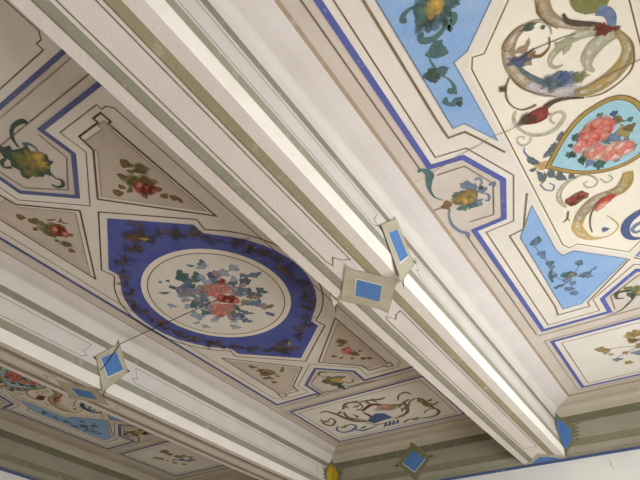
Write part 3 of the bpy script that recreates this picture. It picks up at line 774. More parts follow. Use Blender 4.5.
# ---- long end panels
def end_rect(T, root, blue, w, sv, lines=True):
    v0, v1 = .838*sv, 1.252*sv
    ru = .338 if sv > 0 or blue != M_bluegrey else .362
    if blue == M_blueline: ru = .330
    B = Brush(T, [M_cream], 2); B.fill([(-ru, v0), (ru, v0), (ru, v1), (-ru, v1)], M_cream); B.done('field', root)
    B = Brush(T, [blue], 4); B.ribbon([(-ru, v0), (ru, v0), (ru, v1), (-ru, v1)], w, blue, True); B.done('blue_line', root)
    B = Brush(T, [M_line], 4)
    d = .026
    q = [(-ru+d, v0+d*sv), (ru-d, v0+d*sv), (ru-d, v1-d*sv), (-ru+d, v1-d*sv)]
    B.ribbon(notched(q, (0, 1, 2, 3), .02) if sv < 0 else q, .003, M_line, True)
    e = .022
    B.ribbon([(-ru-e, v0-e*sv*.8), (ru+e, v0-e*sv*.8), (ru+e, v1+e*sv), (-ru-e, v1+e*sv)], .003, M_linegrey, True)
    B.done('thin_line', root)
GRO = [([(-0.228, 0.920), (-0.192, 0.916), (-0.170, 0.966), (-0.155, 1.027), (-0.128, 1.082), (-0.079, 1.110)], [.004, .008, .012, .014, .008], 'o'),
 ([(-0.127, 0.966), (-0.140, 1.022), (-0.116, 1.062), (-0.085, 1.093)], [.008, .01, .006], 'o'), ([(-0.113, 0.937), (-0.077, 0.897), (-0.039, 0.896), (-0.014, 0.923), (-0.029, 0.974)], [.008, .01, .008, .004], 'u'),
 ([(-0.263, 0.977), (-0.279, 1.035), (-0.257, 1.062), (-0.218, 1.030), (-0.216, 0.992), (-0.247, 1.013)], [.004, .01, .008, .006, .004], 'o'), ([(-0.238, 1.086), (-0.269, 1.124), (-0.253, 1.162), (-0.206, 1.161), (-0.163, 1.129), (-0.175, 1.095), (-0.216, 1.113)], [.006, .01, .01, .006], 's'),
 ([(-0.193, 1.140), (-0.163, 1.185), (-0.117, 1.183), (-0.070, 1.169)], [.006, .014, .008, .004], 's'), ([(-0.016, 0.909), (0.032, 0.915), (0.083, 0.932), (0.111, 0.926)], [.004, .008, .01, .004], 'o'), ([(-0.050, 0.999), (0.014, 0.963), (0.050, 0.972), (0.066, 1.005)], [.006, .014, .012, .006], 'c'),
 ([(-0.051, 1.010), (-0.044, 1.052), (-0.046, 1.090)], [.006, .01, .004], 'c'), ([(0.039, 1.139), (0.077, 1.135), (0.121, 1.110), (0.150, 1.054), (0.158, 1.012), (0.191, 0.996)], [.004, .01, .012, .01, .006], 'o'), ([(0.145, 0.981), (0.172, 0.940), (0.208, 0.928), (0.221, 0.957)], [.004, .006, .008, .004], 'o'),
 ([(0.158, 1.059), (0.185, 1.016), (0.221, 1.003), (0.239, 1.024), (0.240, 1.071), (0.262, 1.096), (0.290, 1.077)], [.004, .006, .006, .012, .01, .004], 'o'), ([(0.057, 1.202), (0.093, 1.183), (0.134, 1.194), (0.178, 1.207), (0.219, 1.205), (0.249, 1.173), (0.244, 1.133), (0.208, 1.136), (0.182, 1.158)], [.008, .006, .006, .008, .01, .008, .006, .004], 'o'),
 ([(0.223, 1.038), (0.227, 1.087), (0.237, 1.117)], [.004, .012, .004], 'o'), ([(-0.103, 1.123), (-0.060, 1.161), (0.014, 1.164)], [.004, .006, .004], 'o')]
GRO_LEAF = [[(-0.081, 0.895), (-0.080, 0.944)], [(-0.047, 0.892), (-0.005, 0.892)], [(-0.066, 0.940), (-0.019, 0.931)], [(-0.170, 0.966), (-0.127, 0.941)], [(0.158, 1.012), (0.114, 1.057)], [(0.150, 1.054), (0.102, 1.099)], [(0.229, 1.007), (0.229, 1.065)], [(0.245, 1.051), (0.280, 1.037)], [(0.247, 1.087), (0.251, 1.137)], [(-0.106, 1.055), (-0.106, 1.003)], [(0.060, 1.138), (0.104, 1.113)], [(0.025, 0.910), (0.027, 0.958)], [(0.058, 0.906), (0.060, 0.954)], [(-0.243, 1.111), (-0.192, 1.085)], [(-0.159, 1.159), (-0.115, 1.143)], [(0.100, 1.200), (0.144, 1.174)], [(-0.257, 0.994), (-0.245, 1.027)], [(-0.068, 0.976), (-0.033, 0.971)]]
def mid_end(sv, label):
    root = empty('end_panel', at_bay(MID, 0, sv*1.045), label, 'painted panel', 'long panels at the ends of the middle bay')
    end_rect(plan(MID), root, M_bluegrey, .011, sv)
    T = plan(MID, 1, sv)
    B = Brush(T, [M_leaf, M_umber, M_slate, M_crimson], 5)
    for pts, w, m in GRO: B.curve(pts, [x*1.5 for x in w] if isinstance(w, list) else w, {'o': M_umber, 'u': M_umber, 's': M_slate, 'c': M_crimson}[m])
    for a, b in GRO_LEAF: B.leaf(a, b, .014, M_leaf)
    B.done('scrollwork', root)
    B = Brush(T, [M_deepblue, M_slate, M_rose, M_tan], 6)
    B.blob([(0.073, 1.021)][0], .032, M_tan, 1.8, .2, .2); B.blob([(0.063, 1.003)][0], .018, M_rose, 1.8, .3, .2)
    B.fill([(-0.087, 1.105), (-0.042, 1.066), (-0.006, 1.049), (0.026, 1.067), (0.040, 1.126), (0.001, 1.130), (-0.034, 1.136), (-0.070, 1.142)], M_deepblue, .5)
    for a, b in ([(-0.057, 1.204), (-0.014, 1.147)], [(-0.035, 1.203), (0.008, 1.147)], [(-0.012, 1.202), (0.029, 1.146)], [(0.010, 1.201), (0.051, 1.145)]): B.leaf(a, b, .01, M_deepblue, dl=.5)
    B.done('blue_drapery', root)
mid_end(1, 'long painted panel of leafy scrolls round a blue drapery at the far end')
mid_end(-1, 'plain edged beige end panel at the upper left corner of the photo')

# ================================================================ painted ceilings of the outer bays
OUTER = []
def outer_root(name, u, v, label, cat, group=None):
    o = empty(name, at_bay(RIGHT, u, v), label, cat, group); OUTER.append(o); return o
fr = framing(RIGHT, True, 'bold blue line framing the bright ceiling right of the central beam', M_blueline, .0145, M_cream)
OUTER.append(fr)
T = plan(RIGHT)
# olive line inside the blue, following spandrels and field
Bq = Brush(T, [M_oliveline, M_line], 5)
for su in (-1, 1):
    q = lambda p: [(su*-1*(x-.001), y) for x, y in p]
    Bq.ribbon(q([(-.262, -.60), (-.264, -.257), (-.262, -.193), (-.223, -.188), (-.201, -.147), (-.167, -.080)]), .0055, M_oliveline)
    Bq.ribbon(q([(-.167, .078), (-.219, .206), (-.261, .213), (-.255, .628), (-.263, .678), (-.161, .680), (-.161, .653), (-.005, .495)]), .0045, M_oliveline)
    Bq.ribbon(q([(-.262, -.60), (-.263, -.678), (-.161, -.680), (-.161, -.653), (-.005, -.495)]), .0045, M_oliveline)
Bq.done('olive_line', fr)

FIELD = [(-.157, -.385), (-.157, .330), (-.142, .358), (-.117, .352), (.0, .470), (.117, .352), (.142, .358), (.157, .330), (.157, -.385), (.142, -.358), (.117, -.352), (0, -.470), (-.117, -.352), (-.142, -.358)]
FIELD = [(-.157, -.330), (-.157, .330), (-.142, .362), (-.117, .356), (.0, .472), (.117, .356), (.142, .362), (.157, .330), (.157, -.330), (.142, -.362), (.117, -.356), (0, -.472), (-.117, -.356), (-.142, -.362)]
def medallion():
    root = outer_root('medallion', 0, 0, 'golden framed turquoise medallion with pink roses in the bright right bay', 'painted medallion')
    B = Brush(T, [M_white], 2); B.fill(FIELD, M_white); B.done('field', root)
    B = Brush(T, [M_line], 3); B.ribbon(offset(FIELD, -.008), .003, M_line, True); B.done('thin_line', root)
    out = [(-.104, .020), (-.078, -.012), (-.050, -.046), (-.006, -.083), (.030, -.098), (.072, -.102), (.100, -.088), (.120, -.058), (.130, -.015), (.131, .035), (.120, .075), (.100, .101), (.070, .114), (.025, .114), (-.024, .095), (-.064, .064)]
    out = [out[0]]+smooth(out[1:]+[out[0]], 3)[:-1]
    ins = offset(out[::1], .012); ins2 = offset(out, .017)
    B = Brush(T, [M_oldgold, M_gold, M_umber], 5)
    B.fill(out, M_oldgold); B.ribbon(out, .003, M_umber, True, .4); B.ribbon(offset(out, .005), .004, M_gold, True, .5); B.done('gold_frame', root)
    B = Brush(T, [M_wave, M_oldgold], 6); B.fill(offset(out, .010), M_wave); B.ribbon(offset(out, .0105), .002, M_umber, True, .3); B.done('turquoise_ground', root)
    B = Brush(T, [M_teal, M_dkleaf, M_slate, M_umber, M_oldgold, M_deepblue], 7)
    for a, b, w, m in ROSE_LEAVES: B.leaf(a, b, w, {'t': M_teal, 'k': M_dkleaf, 's': M_slate, 'u': M_umber, 'g': M_oldgold, 'd': M_deepblue}[m])
    B.done('leaf_cluster', root)
    for i, (p, r, k) in enumerate(ROSES):
        ms = [M_pink, M_red, M_rose, M_pink] if k else [M_rose, M_rose, M_blush, M_pink]
        B = Brush(T, ms, 8+i*.3); B.rose(p, r, ms); B.done('rose', root, whole=True)
    B = Brush(T, [M_slate, M_teal, M_gold, M_rose], 4)
    for a, b, w in ((*[(-0.084, -0.024), (-0.060, -0.048)], .022), (*[(-0.099, -0.013), (-0.075, -0.037)], .018), (*[(-0.058, -0.047), (-0.038, -0.070)], .018), (*[(-0.094, 0.028), (-0.090, 0.069)], .022), (*[(-0.081, 0.048), (-0.069, 0.091)], .022), (*[(-0.059, 0.070), (-0.049, 0.096)], .016), (*[(-0.129, -0.040), (-0.107, -0.003)], .018), (*[(-0.121, -0.027), (-0.111, 0.002)], .018), (*[(-0.139, 0.006), (-0.121, 0.010)], .014), (*[(-0.129, 0.060), (-0.125, 0.015)], .016), (*[(-0.129, 0.068), (-0.110, 0.029)], .01)): B.leaf(a, b, w*.8, M_dkslate, plain=True)
    B.blob([(-0.108, 0.008)][0], .012, M_gold, 1.3, 0, .15); B.blob([(-0.110, 0.006)][0], .006, M_rose, 1.2, 0, .15)
    B.curve([(-0.127, -0.038), (-0.130, -0.058), (-0.124, -0.069)], [.006, .002], M_slate)
    B.curve([(-0.131, 0.066), (-0.126, 0.090), (-0.112, 0.103), (-0.103, 0.089), (-0.111, 0.075)], [.004, .005, .003], M_slate)
    B.done('rim_leaf', root)
ROSE_LEAVES = [
 (*[(-0.028, -0.033), (-0.006, -0.040)], .02, 'k'), (*[(-0.016, -0.046), (-0.005, -0.018)], .016, 't'), (*[(-0.041, -0.018), (-0.027, -0.019)], .012, 'k'), (*[(-0.054, 0.010), (-0.033, 0.002)], .016, 't'), (*[(-0.040, 0.004), (-0.030, 0.025)], .014, 'k'), (*[(-0.033, 0.038), (-0.009, 0.042)], .022, 'k'), (*[(-0.006, 0.067), (0.028, 0.078)], .024, 'k'), (*[(-0.002, 0.080), (0.020, 0.073)], .018, 't'), (*[(-0.015, 0.049), (0.003, 0.069)], .02, 's'),
 (*[(0.004, -0.056), (0.030, -0.045)], .014, 'k'), (*[(0.031, -0.015), (0.057, -0.014)], .03, 's'), (*[(0.027, 0.013), (0.046, 0.005)], .026, 't'), (*[(0.042, 0.016), (0.070, 0.004)], .03, 's'), (*[(0.061, 0.005), (0.100, 0.001)], .034, 'g'), (*[(0.075, 0.001), (0.105, -0.002)], .018, 'u'), (*[(0.068, 0.036), (0.083, 0.036)], .016, 'd'), (*[(0.060, -0.057), (0.079, -0.057)], .014, 'd'), (*[(0.035, -0.067), (0.050, -0.070)], .014, 't'), (*[(0.060, -0.026), (0.077, -0.046)], .026, 'u'), (*[(0.050, -0.032), (0.066, -0.044)], .018, 'u'), (*[(0.082, 0.063), (0.095, 0.061)], .012, 't'), (*[(-0.019, -0.007), (0.001, -0.035)], .024, 'u'), (*[(-0.020, 0.032), (0.005, 0.023)], .028, 'u'), (*[(0.041, 0.079), (0.052, 0.093)], .01, 's'), (*[(-0.002, 0.015), (0.010, 0.037)], .02, 's'), (*[(0.088, -0.020), (0.103, -0.023)], .012, 't')]
ROSES = [([(0.023, -0.024)][0], .034, True), ([(0.036, -0.035)][0], .024, True), ([(0.008, -0.010)][0], .022, True), ([(0.044, 0.056)][0], .026, False), ([(0.068, 0.057)][0], .022, False), ([(0.010, 0.037)][0], .022, False), ([(-0.016, -0.001)][0], .016, False)]
medallion()

def scroll_near():
    root = outer_root('scrollwork', 0, -.25, 'tan and gold scrolling foliage above the rose medallion, top right', 'painted scroll', 'scrolls around the rose medallions')
    for su in (-1, 1):
        Tm = plan((RIGHT[0]+(.10 if su < 0 else 0), RIGHT[1]), su)
        nm = 1 if su > 0 else 2
        if su < 0: Tm = lambda u, v, l: T(.325-u, v, l)
        B = Brush(Tm, [M_tan, M_greymauve, M_umber, M_oldgold], 5)
        B.curve([(0.010, -0.313), (0.012, -0.329), (0.007, -0.344), (-0.006, -0.356), (-0.027, -0.357), (-0.052, -0.348), (-0.073, -0.325)], [.004, .004, .005, .008, .012, .018, .026], M_tan)
        B.curve([(-0.072, -0.328), (-0.078, -0.298), (-0.074, -0.262), (-0.060, -0.227)], [.026, .028, .028], M_tan)
        B.curve([(-0.063, -0.232), (-0.046, -0.203), (-0.016, -0.177), (0.023, -0.152)], [.028, .03, .03, .026], M_greymauve)
        B.curve([(0.022, -0.403), (0.016, -0.389), (0.014, -0.365), (0.022, -0.341), (0.041, -0.314), (0.076, -0.284)], [.028, .028, .026, .022, .014, .01], M_tan)
        B.curve([(-0.078, -0.327), (-0.080, -0.338), (-0.065, -0.353), (-0.039, -0.363), (-0.017, -0.360)], [.002, .004, .004, .002], M_umber)
        B.curve([(-0.089, -0.274), (-0.084, -0.246), (-0.070, -0.216), (-0.048, -0.190), (-0.023, -0.167)], [.002, .005, .004, .002], M_umber)
        B.curve([(0.007, -0.391), (0.002, -0.371), (0.009, -0.343), (0.024, -0.318)], [.004, .006, .004, .002], M_umber)
        for a, b in ([(-0.070, -0.321), (-0.026, -0.332)], [(-0.069, -0.300), (-0.028, -0.306)], [(-0.067, -0.282), (-0.037, -0.299)]): B.leaf(a, b, .014, M_tan, .3)
        B.done('tan_scroll', root)
        B = Brush(Tm, [M_oldgold, M_gold, M_umber], 6)
        B.curve([(0.011, -0.156), (0.037, -0.145), (0.062, -0.146), (0.088, -0.154), (0.110, -0.169), (0.126, -0.193), (0.126, -0.220), (0.116, -0.250)], [.016, .028, .034, .034, .03, .024, .018, .012], M_oldgold)
        B.curve([(0.038, -0.147), (0.067, -0.151), (0.093, -0.161), (0.112, -0.178)], [.004, .012, .01, .004], M_gold)
        B.curve([(0.029, -0.130), (0.060, -0.121), (0.094, -0.128), (0.123, -0.147), (0.135, -0.184), (0.134, -0.223)], [.002, .004, .003, .004, .002], M_umber)
        B.done('gold_scroll', root)
        B = Brush(Tm, [M_greygreen, M_dkleaf], 5)
        B.curve([(0.118, -0.243), (0.097, -0.247), (0.074, -0.240), (0.057, -0.223), (0.052, -0.203), (0.059, -0.184)], [.018, .032, .036, .03, .016, .006], M_greygreen)
        B.curve([(0.116, -0.252), (0.084, -0.271), (0.053, -0.282), (0.021, -0.278), (-0.003, -0.266), (-0.011, -0.250), (-0.003, -0.236), (0.011, -0.235)], [.012, .02, .024, .018, .014, .008, .008, .004], M_greygreen)
        for a, b in ([(0.047, -0.283), (0.018, -0.262)], [(0.034, -0.284), (0.005, -0.265)]): B.leaf(a, b, .016, M_greygreen, .2)
        B.leaf(*[(0.038, -0.269), (0.016, -0.255)], .01, M_greygreen)
        B.done('grey_scroll', root)
        B = Brush(Tm, [M_slate, M_deepblue, M_dkleaf, M_leaf], 7)
        B.curve([(-0.068, -0.304), (-0.064, -0.272), (-0.051, -0.241), (-0.030, -0.210), (-0.001, -0.188)], [.004, .008, .012, .014, .008], M_dkslate)
        for p in [(-0.024, -0.214), (-0.012, -0.212), (-0.003, -0.201), (0.008, -0.204), (-0.020, -0.200), (0.014, -0.189)]: B.blob(p, .013, rnd.choice((M_slate, M_dkslate, M_deepblue)), 1.4, rnd.random()*3, .3)
        B.blob([(0.032, -0.188)][0], .013, M_leaf, 1.2, 0, .3); B.blob([(-0.061, -0.294)][0], .012, M_deepblue, 1.9, .4, .3)
        B.leaf(*[(-0.018, -0.361), (-0.019, -0.342)], .022, M_dkleaf); B.leaf(*[(0.003, -0.342), (0.001, -0.331)], .008, M_dkleaf)
        B.done('blue_leaf_cluster', root)
        B = Brush(Tm, [M_dkstroke, M_crimson, M_slate, M_umber, M_leaf], 8)
        B.curve([(-0.072, -0.299), (-0.054, -0.297), (-0.034, -0.302), (-0.003, -0.299), (0.026, -0.295), (0.049, -0.289)], [.002, .005, .002, .002, .0015], M_dkstroke)
        B.curve([(0.005, -0.311), (-0.001, -0.290), (-0.020, -0.280), (-0.034, -0.289), (-0.027, -0.297)], [.003, .003, .007, .008, .004], M_umber)
        B.curve([(0.041, -0.342), (0.043, -0.324), (0.059, -0.307), (0.086, -0.287), (0.102, -0.271)], [.004, .01, .012, .009, .004], M_dkstroke)
        B.fill([(0.060, -0.372), (0.057, -0.352), (0.061, -0.334), (0.075, -0.317), (0.094, -0.309), (0.111, -0.311), (0.125, -0.328)], M_leaf)
        B.curve([(0.095, -0.313), (0.109, -0.301), (0.114, -0.284), (0.110, -0.265), (0.102, -0.263)], [.02, .02, .018, .014, .006], M_slate)
        B.leaf(*[(0.112, -0.259), (0.078, -0.263)], .02, M_crimson); B.leaf(*[(0.102, -0.273), (0.079, -0.276)], .014, M_crimson); B.leaf(*[(0.111, -0.262), (0.126, -0.255)], .01, M_crimson)
        B.curve([(-0.089, -0.269), (-0.104, -0.250), (-0.113, -0.221), (-0.109, -0.194), (-0.095, -0.175), (-0.077, -0.170), (-0.065, -0.171)], [.003, .004, .003, .003, .005, .006], M_umber)
        B.blob([(-0.113, -0.250)][0], .008, M_dkstroke)
        B.done('dark_stroke', root)
        B = Brush(Tm, [M_crimson, M_dkstroke, M_red, M_greygreen], 8)
        B.fill([(-0.105, -0.151), (-0.090, -0.157), (-0.080, -0.159), (-0.060, -0.159), (-0.048, -0.157), (-0.048, -0.141), (-0.056, -0.124), (-0.070, -0.121), (-0.083, -0.123), (-0.097, -0.129), (-0.106, -0.135)], M_crimson)
        B.blob([(-0.067, -0.138)][0], .013, M_brick, 1.6, .4, .2); B.blob([(-0.096, -0.145)][0], .014, M_dkstroke, 1.3, 0, .3)
        B.curve([(-0.051, -0.153), (-0.032, -0.158), (-0.007, -0.151), (0.026, -0.132)], [.016, .012, .008, .004], M_dkstroke)
        B.curve([(-0.107, -0.180), (-0.119, -0.159), (-0.117, -0.129), (-0.102, -0.099), (-0.075, -0.082), (-0.045, -0.085), (-0.023, -0.106), (-0.027, -0.124), (-0.044, -0.126), (-0.052, -0.113), (-0.046, -0.098)], [.003, .008, .006, .008, .009, .01, .008, .007, .006, .006, .003], M_greygreen)
        B.curve([(-0.102, -0.092), (-0.111, -0.078), (-0.126, -0.077), (-0.133, -0.092), (-0.128, -0.106), (-0.117, -0.102), (-0.118, -0.093)], [.004, .005, .004, .003], M_greygreen)
        B.done('bud', root)
scroll_near()
def scroll_far():
    root = outer_root('scrollwork', 0, .25, 'gold, red and blue scrolling foliage below the rose medallion, right edge', 'painted scroll', 'scrolls around the rose medallions')
    for su in (1, -1):
        Tm = T if su > 0 else (lambda u, v, l: T(.21-u, v, l))
        B = Brush(Tm, [M_gold, M_tan, M_oldgold], 5)
        B.curve([(0.060, 0.140), (0.049, 0.172), (0.031, 0.192), (-0.001, 0.196)], [.022, .034, .036, .03], M_oldgold)
        B.curve([(0.060, 0.140), (0.053, 0.163), (0.043, 0.180)], [.016, .02, .006], M_gold, dl=.3)
        B.curve([(0.012, 0.192), (-0.022, 0.195), (-0.051, 0.211), (-0.075, 0.235), (-0.089, 0.258)], [.02, .034, .034, .03, .026], M_tan)
        B.curve([(-0.084, 0.252), (-0.096, 0.277), (-0.092, 0.313), (-0.076, 0.343), (-0.047, 0.357), (-0.021, 0.354), (-0.003, 0.332), (-0.005, 0.307), (-0.018, 0.272)], [.026, .03, .028, .016, .006, .004, .004, .004, .004], M_gold)
        B.done('gold_scroll', root)
        B = Brush(Tm, [M_red, M_crimson, M_dkstroke, M_rose], 6)
        B.leaf(*[(0.020, 0.201), (-0.043, 0.238)], .024, M_red, .05, plain=True); B.leaf(*[(-0.003, 0.216), (-0.039, 0.245)], .014, M_rose, .05, plain=True)
        B.curve([(-0.008, 0.196), (-0.032, 0.214), (-0.052, 0.245), (-0.064, 0.284), (-0.067, 0.319)], [.003, .004, .003], M_dkstroke)
        B.done('red_leaf', root)
        B = Brush(Tm, [M_greygreen, M_umber, M_deepblue, M_crimson], 5)
        B.curve([(-0.040, 0.090), (-0.073, 0.096), (-0.099, 0.120), (-0.106, 0.153), (-0.100, 0.184)], [.006, .012, .014, .012, .005], M_greygreen)
        B.curve([(-0.040, 0.090), (-0.020, 0.103), (-0.009, 0.130), (-0.020, 0.146), (-0.036, 0.140), (-0.039, 0.122), (-0.029, 0.121)], [.005, .006, .005, .005, .004], M_greygreen)
        B.curve([(-0.002, 0.127), (0.008, 0.149), (0.023, 0.143), (0.018, 0.124)], [.004, .005, .003], M_greygreen)
        B.curve([(-0.099, 0.201), (-0.109, 0.227), (-0.122, 0.237)], [.004, .006, .003], M_umber); B.curve([(-0.108, 0.223), (-0.106, 0.243)], [.004, .002], M_umber)
        B.blob([(-0.035, 0.326)][0], .009, M_deepblue)
        B.done('grey_scroll', root)
        B = Brush(Tm, [M_umber, M_crimson, M_rose], 6)
        B.fill([(-0.098, 0.167), (-0.091, 0.154), (-0.078, 0.150), (-0.066, 0.145), (-0.049, 0.144), (-0.042, 0.157), (-0.037, 0.164), (-0.043, 0.177), (-0.055, 0.178), (-0.070, 0.185), (-0.088, 0.187)], M_umber)
        for p in [(-0.084, 0.163), (-0.069, 0.164), (-0.053, 0.158)]: B.blob(p, .009, M_brick, 1.3, .4, .2)
        for p in [(-0.080, 0.179), (-0.060, 0.166)]: B.blob(p, .008, M_crimson, 1.3, .4, .2)
        B.done('fruit', root)
        B = Brush(Tm, [M_deepblue, M_slate], 6)
        B.curve([(0.072, 0.299), (0.046, 0.309), (0.023, 0.326), (0.010, 0.355), (0.011, 0.389), (0.027, 0.410), (0.052, 0.415)], [.016, .022, .024, .022, .018, .012, .006], M_deepblue)
        B.curve([(0.059, 0.349), (0.041, 0.351), (0.026, 0.365), (0.032, 0.383), (0.048, 0.379)], [.016, .012, .01, .008, .006], M_slate)
        B.done('blue_scroll', root)
scroll_far()

VN = [('c', [(-0.151, -0.465), (-0.154, -0.448), (-0.170, -0.437), (-0.191, -0.435), (-0.206, -0.443), (-0.205, -0.455), (-0.197, -0.454)], [.006, .008, .01, .014, .016, .012, .006]), ('c', [(-0.177, -0.506), (-0.195, -0.513), (-0.212, -0.510), (-0.219, -0.501), (-0.213, -0.495)], [.005, .006, .01, .014, .006]), ('c', [(-0.151, -0.455), (-0.141, -0.444), (-0.133, -0.455), (-0.137, -0.462)], [.006, .014, .014, .006]), ('c', [(-0.154, -0.448), (-0.150, -0.435), (-0.148, -0.443)], [.006, .012, .006]),
 ('l', [(-0.197, -0.422), (-0.171, -0.422)], .02), ('l', [(-0.189, -0.416), (-0.173, -0.388)], .026), ('l', [(-0.195, -0.417), (-0.202, -0.393)], .022), ('c', [(-0.194, -0.424), (-0.206, -0.412), (-0.212, -0.395), (-0.211, -0.375)], [.004, .004, .005]), ('l', [(-0.230, -0.368), (-0.209, -0.374)], .022), ('l', [(-0.211, -0.375), (-0.225, -0.340)], .034), ('l', [(-0.212, -0.367), (-0.186, -0.359)], .022),
 ('c', [(-0.208, -0.351), (-0.198, -0.333), (-0.196, -0.312), (-0.201, -0.291)], [.003, .004, .008, .006]), ('l', [(-0.215, -0.306), (-0.197, -0.309)], .016), ('c', [(-0.220, -0.295), (-0.228, -0.288), (-0.222, -0.275), (-0.211, -0.268)], [.008, .012, .01, .006]), ('l', [(-0.205, -0.285), (-0.202, -0.262)], .026), ('l', [(-0.211, -0.268), (-0.195, -0.266)], .014), ('l', [(-0.132, -0.497), (-0.114, -0.468)], .026)]
VF = [('l', [(-0.227, 0.282), (-0.193, 0.254)], .022), ('l', [(-0.219, 0.292), (-0.204, 0.256)], .014), ('l', [(-0.205, 0.276), (-0.192, 0.269)], .012), ('l', [(-0.224, 0.336), (-0.198, 0.326)], .024), ('l', [(-0.220, 0.350), (-0.203, 0.350)], .016), ('l', [(-0.216, 0.385), (-0.189, 0.391)], .022), ('l', [(-0.211, 0.405), (-0.193, 0.416)], .016), ('c', [(-0.206, 0.419), (-0.221, 0.450), (-0.224, 0.490)], [.006, .012, .006]), ('l', [(-0.226, 0.465), (-0.202, 0.445)], .014),
 ('l', [(-0.197, 0.471), (-0.160, 0.465)], .028), ('l', [(-0.198, 0.494), (-0.170, 0.500)], .026), ('l', [(-0.177, 0.461), (-0.149, 0.490)], .028), ('l', [(-0.144, 0.436), (-0.121, 0.424)], .022), ('l', [(-0.134, 0.432), (-0.124, 0.449)], .014), ('l', [(-0.152, 0.500), (-0.109, 0.492)], .024), ('l', [(-0.134, 0.499), (-0.110, 0.520)], .018), ('l', [(-0.114, 0.489), (-0.091, 0.475)], .01), ('l', [(-0.222, 0.515), (-0.192, 0.516)], .014), ('l', [(-0.203, 0.534), (-0.173, 0.558)], .02), ('l', [(-0.198, 0.581), (-0.173, 0.571)], .024), ('l', [(-0.186, 0.526), (-0.162, 0.517)], .016), ('l', [(-0.231, 0.516), (-0.212, 0.522)], .012)]
VS = [[(-0.217, 0.294), (-0.212, 0.334), (-0.207, 0.385), (-0.209, 0.440), (-0.202, 0.486), (-0.173, 0.492)], [(-0.172, 0.487), (-0.149, 0.467), (-0.129, 0.435)], [(-0.167, 0.490), (-0.134, 0.499), (-0.095, 0.479)], [(-0.175, 0.497), (-0.181, 0.541), (-0.181, 0.578)], [(-0.181, 0.499), (-0.205, 0.520), (-0.229, 0.517)]]
def spandrel(su, sv, label):
    root = outer_root('spandrel', -su*.19, sv*.42, label, 'painted panel', 'sky blue corner panels of the outer bays')
    Tm = plan(RIGHT, su, 1)
    P = [(-.239, .236), (-.172, .128), (-.172, .340), (-.163, .376), (-.130, .372), (-.012, .489), (-.172, .643), (-.180, .652), (-.239, .652)] if sv > 0 else \
        [(-.243, -.212), (-.216, -.211), (-.170, -.122), (-.174, -.363), (-.141, -.372), (-.012, -.489), (-.172, -.643), (-.180, -.652), (-.243, -.652)]
    if sv > 0: P[0:1] = [(-.239, .236)]
    B = Brush(Tm, [M_sky], 4); B.fill(P, M_sky); B.done('blue_field', root)
    B = Brush(Tm, [M_bluegrey, M_slate], 5); B.ribbon(P, .0028, M_slate, True); B.done('edge_line', root)
    B = Brush(Tm, [M_teal, M_slate, M_dkleaf], 6)
    for k, a, w in (VF if sv > 0 else VN):
        m = rnd.choice((M_teal, M_slate, M_slate) if sv > 0 else (M_teal, M_teal, M_dkleaf))
        if k == 'l': B.leaf(*a, w, m, plain=True)
        else: B.curve(a, w, m)
    if sv > 0:
        for st in VS: B.curve(st, .003, M_slate)
    if sv < 0:
        for p in [(-0.171, -0.506), (-0.158, -0.506), (-0.147, -0.494), (-0.143, -0.482), (-0.154, -0.471), (-0.167, -0.471), (-0.173, -0.484), (-0.187, -0.474), (-0.181, -0.494), (-0.133, -0.489)]: B.blob(p, .0165, rnd.choice((M_teal, M_dkleaf)), 1.3, rnd.random()*3, .3)
    B.done('vine', root)
    B = Brush(Tm, [M_gold, M_oldgold, M_tan], 7)
    for p, r in ([(q, .011) for q in [(-0.159, -0.488), (-0.151, -0.488), (-0.165, -0.488), (-0.151, -0.495)]] if sv < 0 else [(q, .006) for q in [(-0.164, 0.480), (-0.176, 0.490)]]): B.blob(p, r, rnd.choice((M_gold, M_oldgold)) if sv < 0 else M_tan, 1.3, rnd.random()*3, .25)
    B.done('blossom', root)
spandrel(1, -1, 'sky blue spandrel with a teal vine and yellow flower, top of the right bay')
spandrel(1, 1, 'sky blue spandrel with small grey leaves, lower part of the right bay')
spandrel(-1, -1, 'sky blue spandrel near the right wall cornice on the viewer side')
spandrel(-1, 1, 'sky blue spandrel near the right wall cornice at the end wall side')

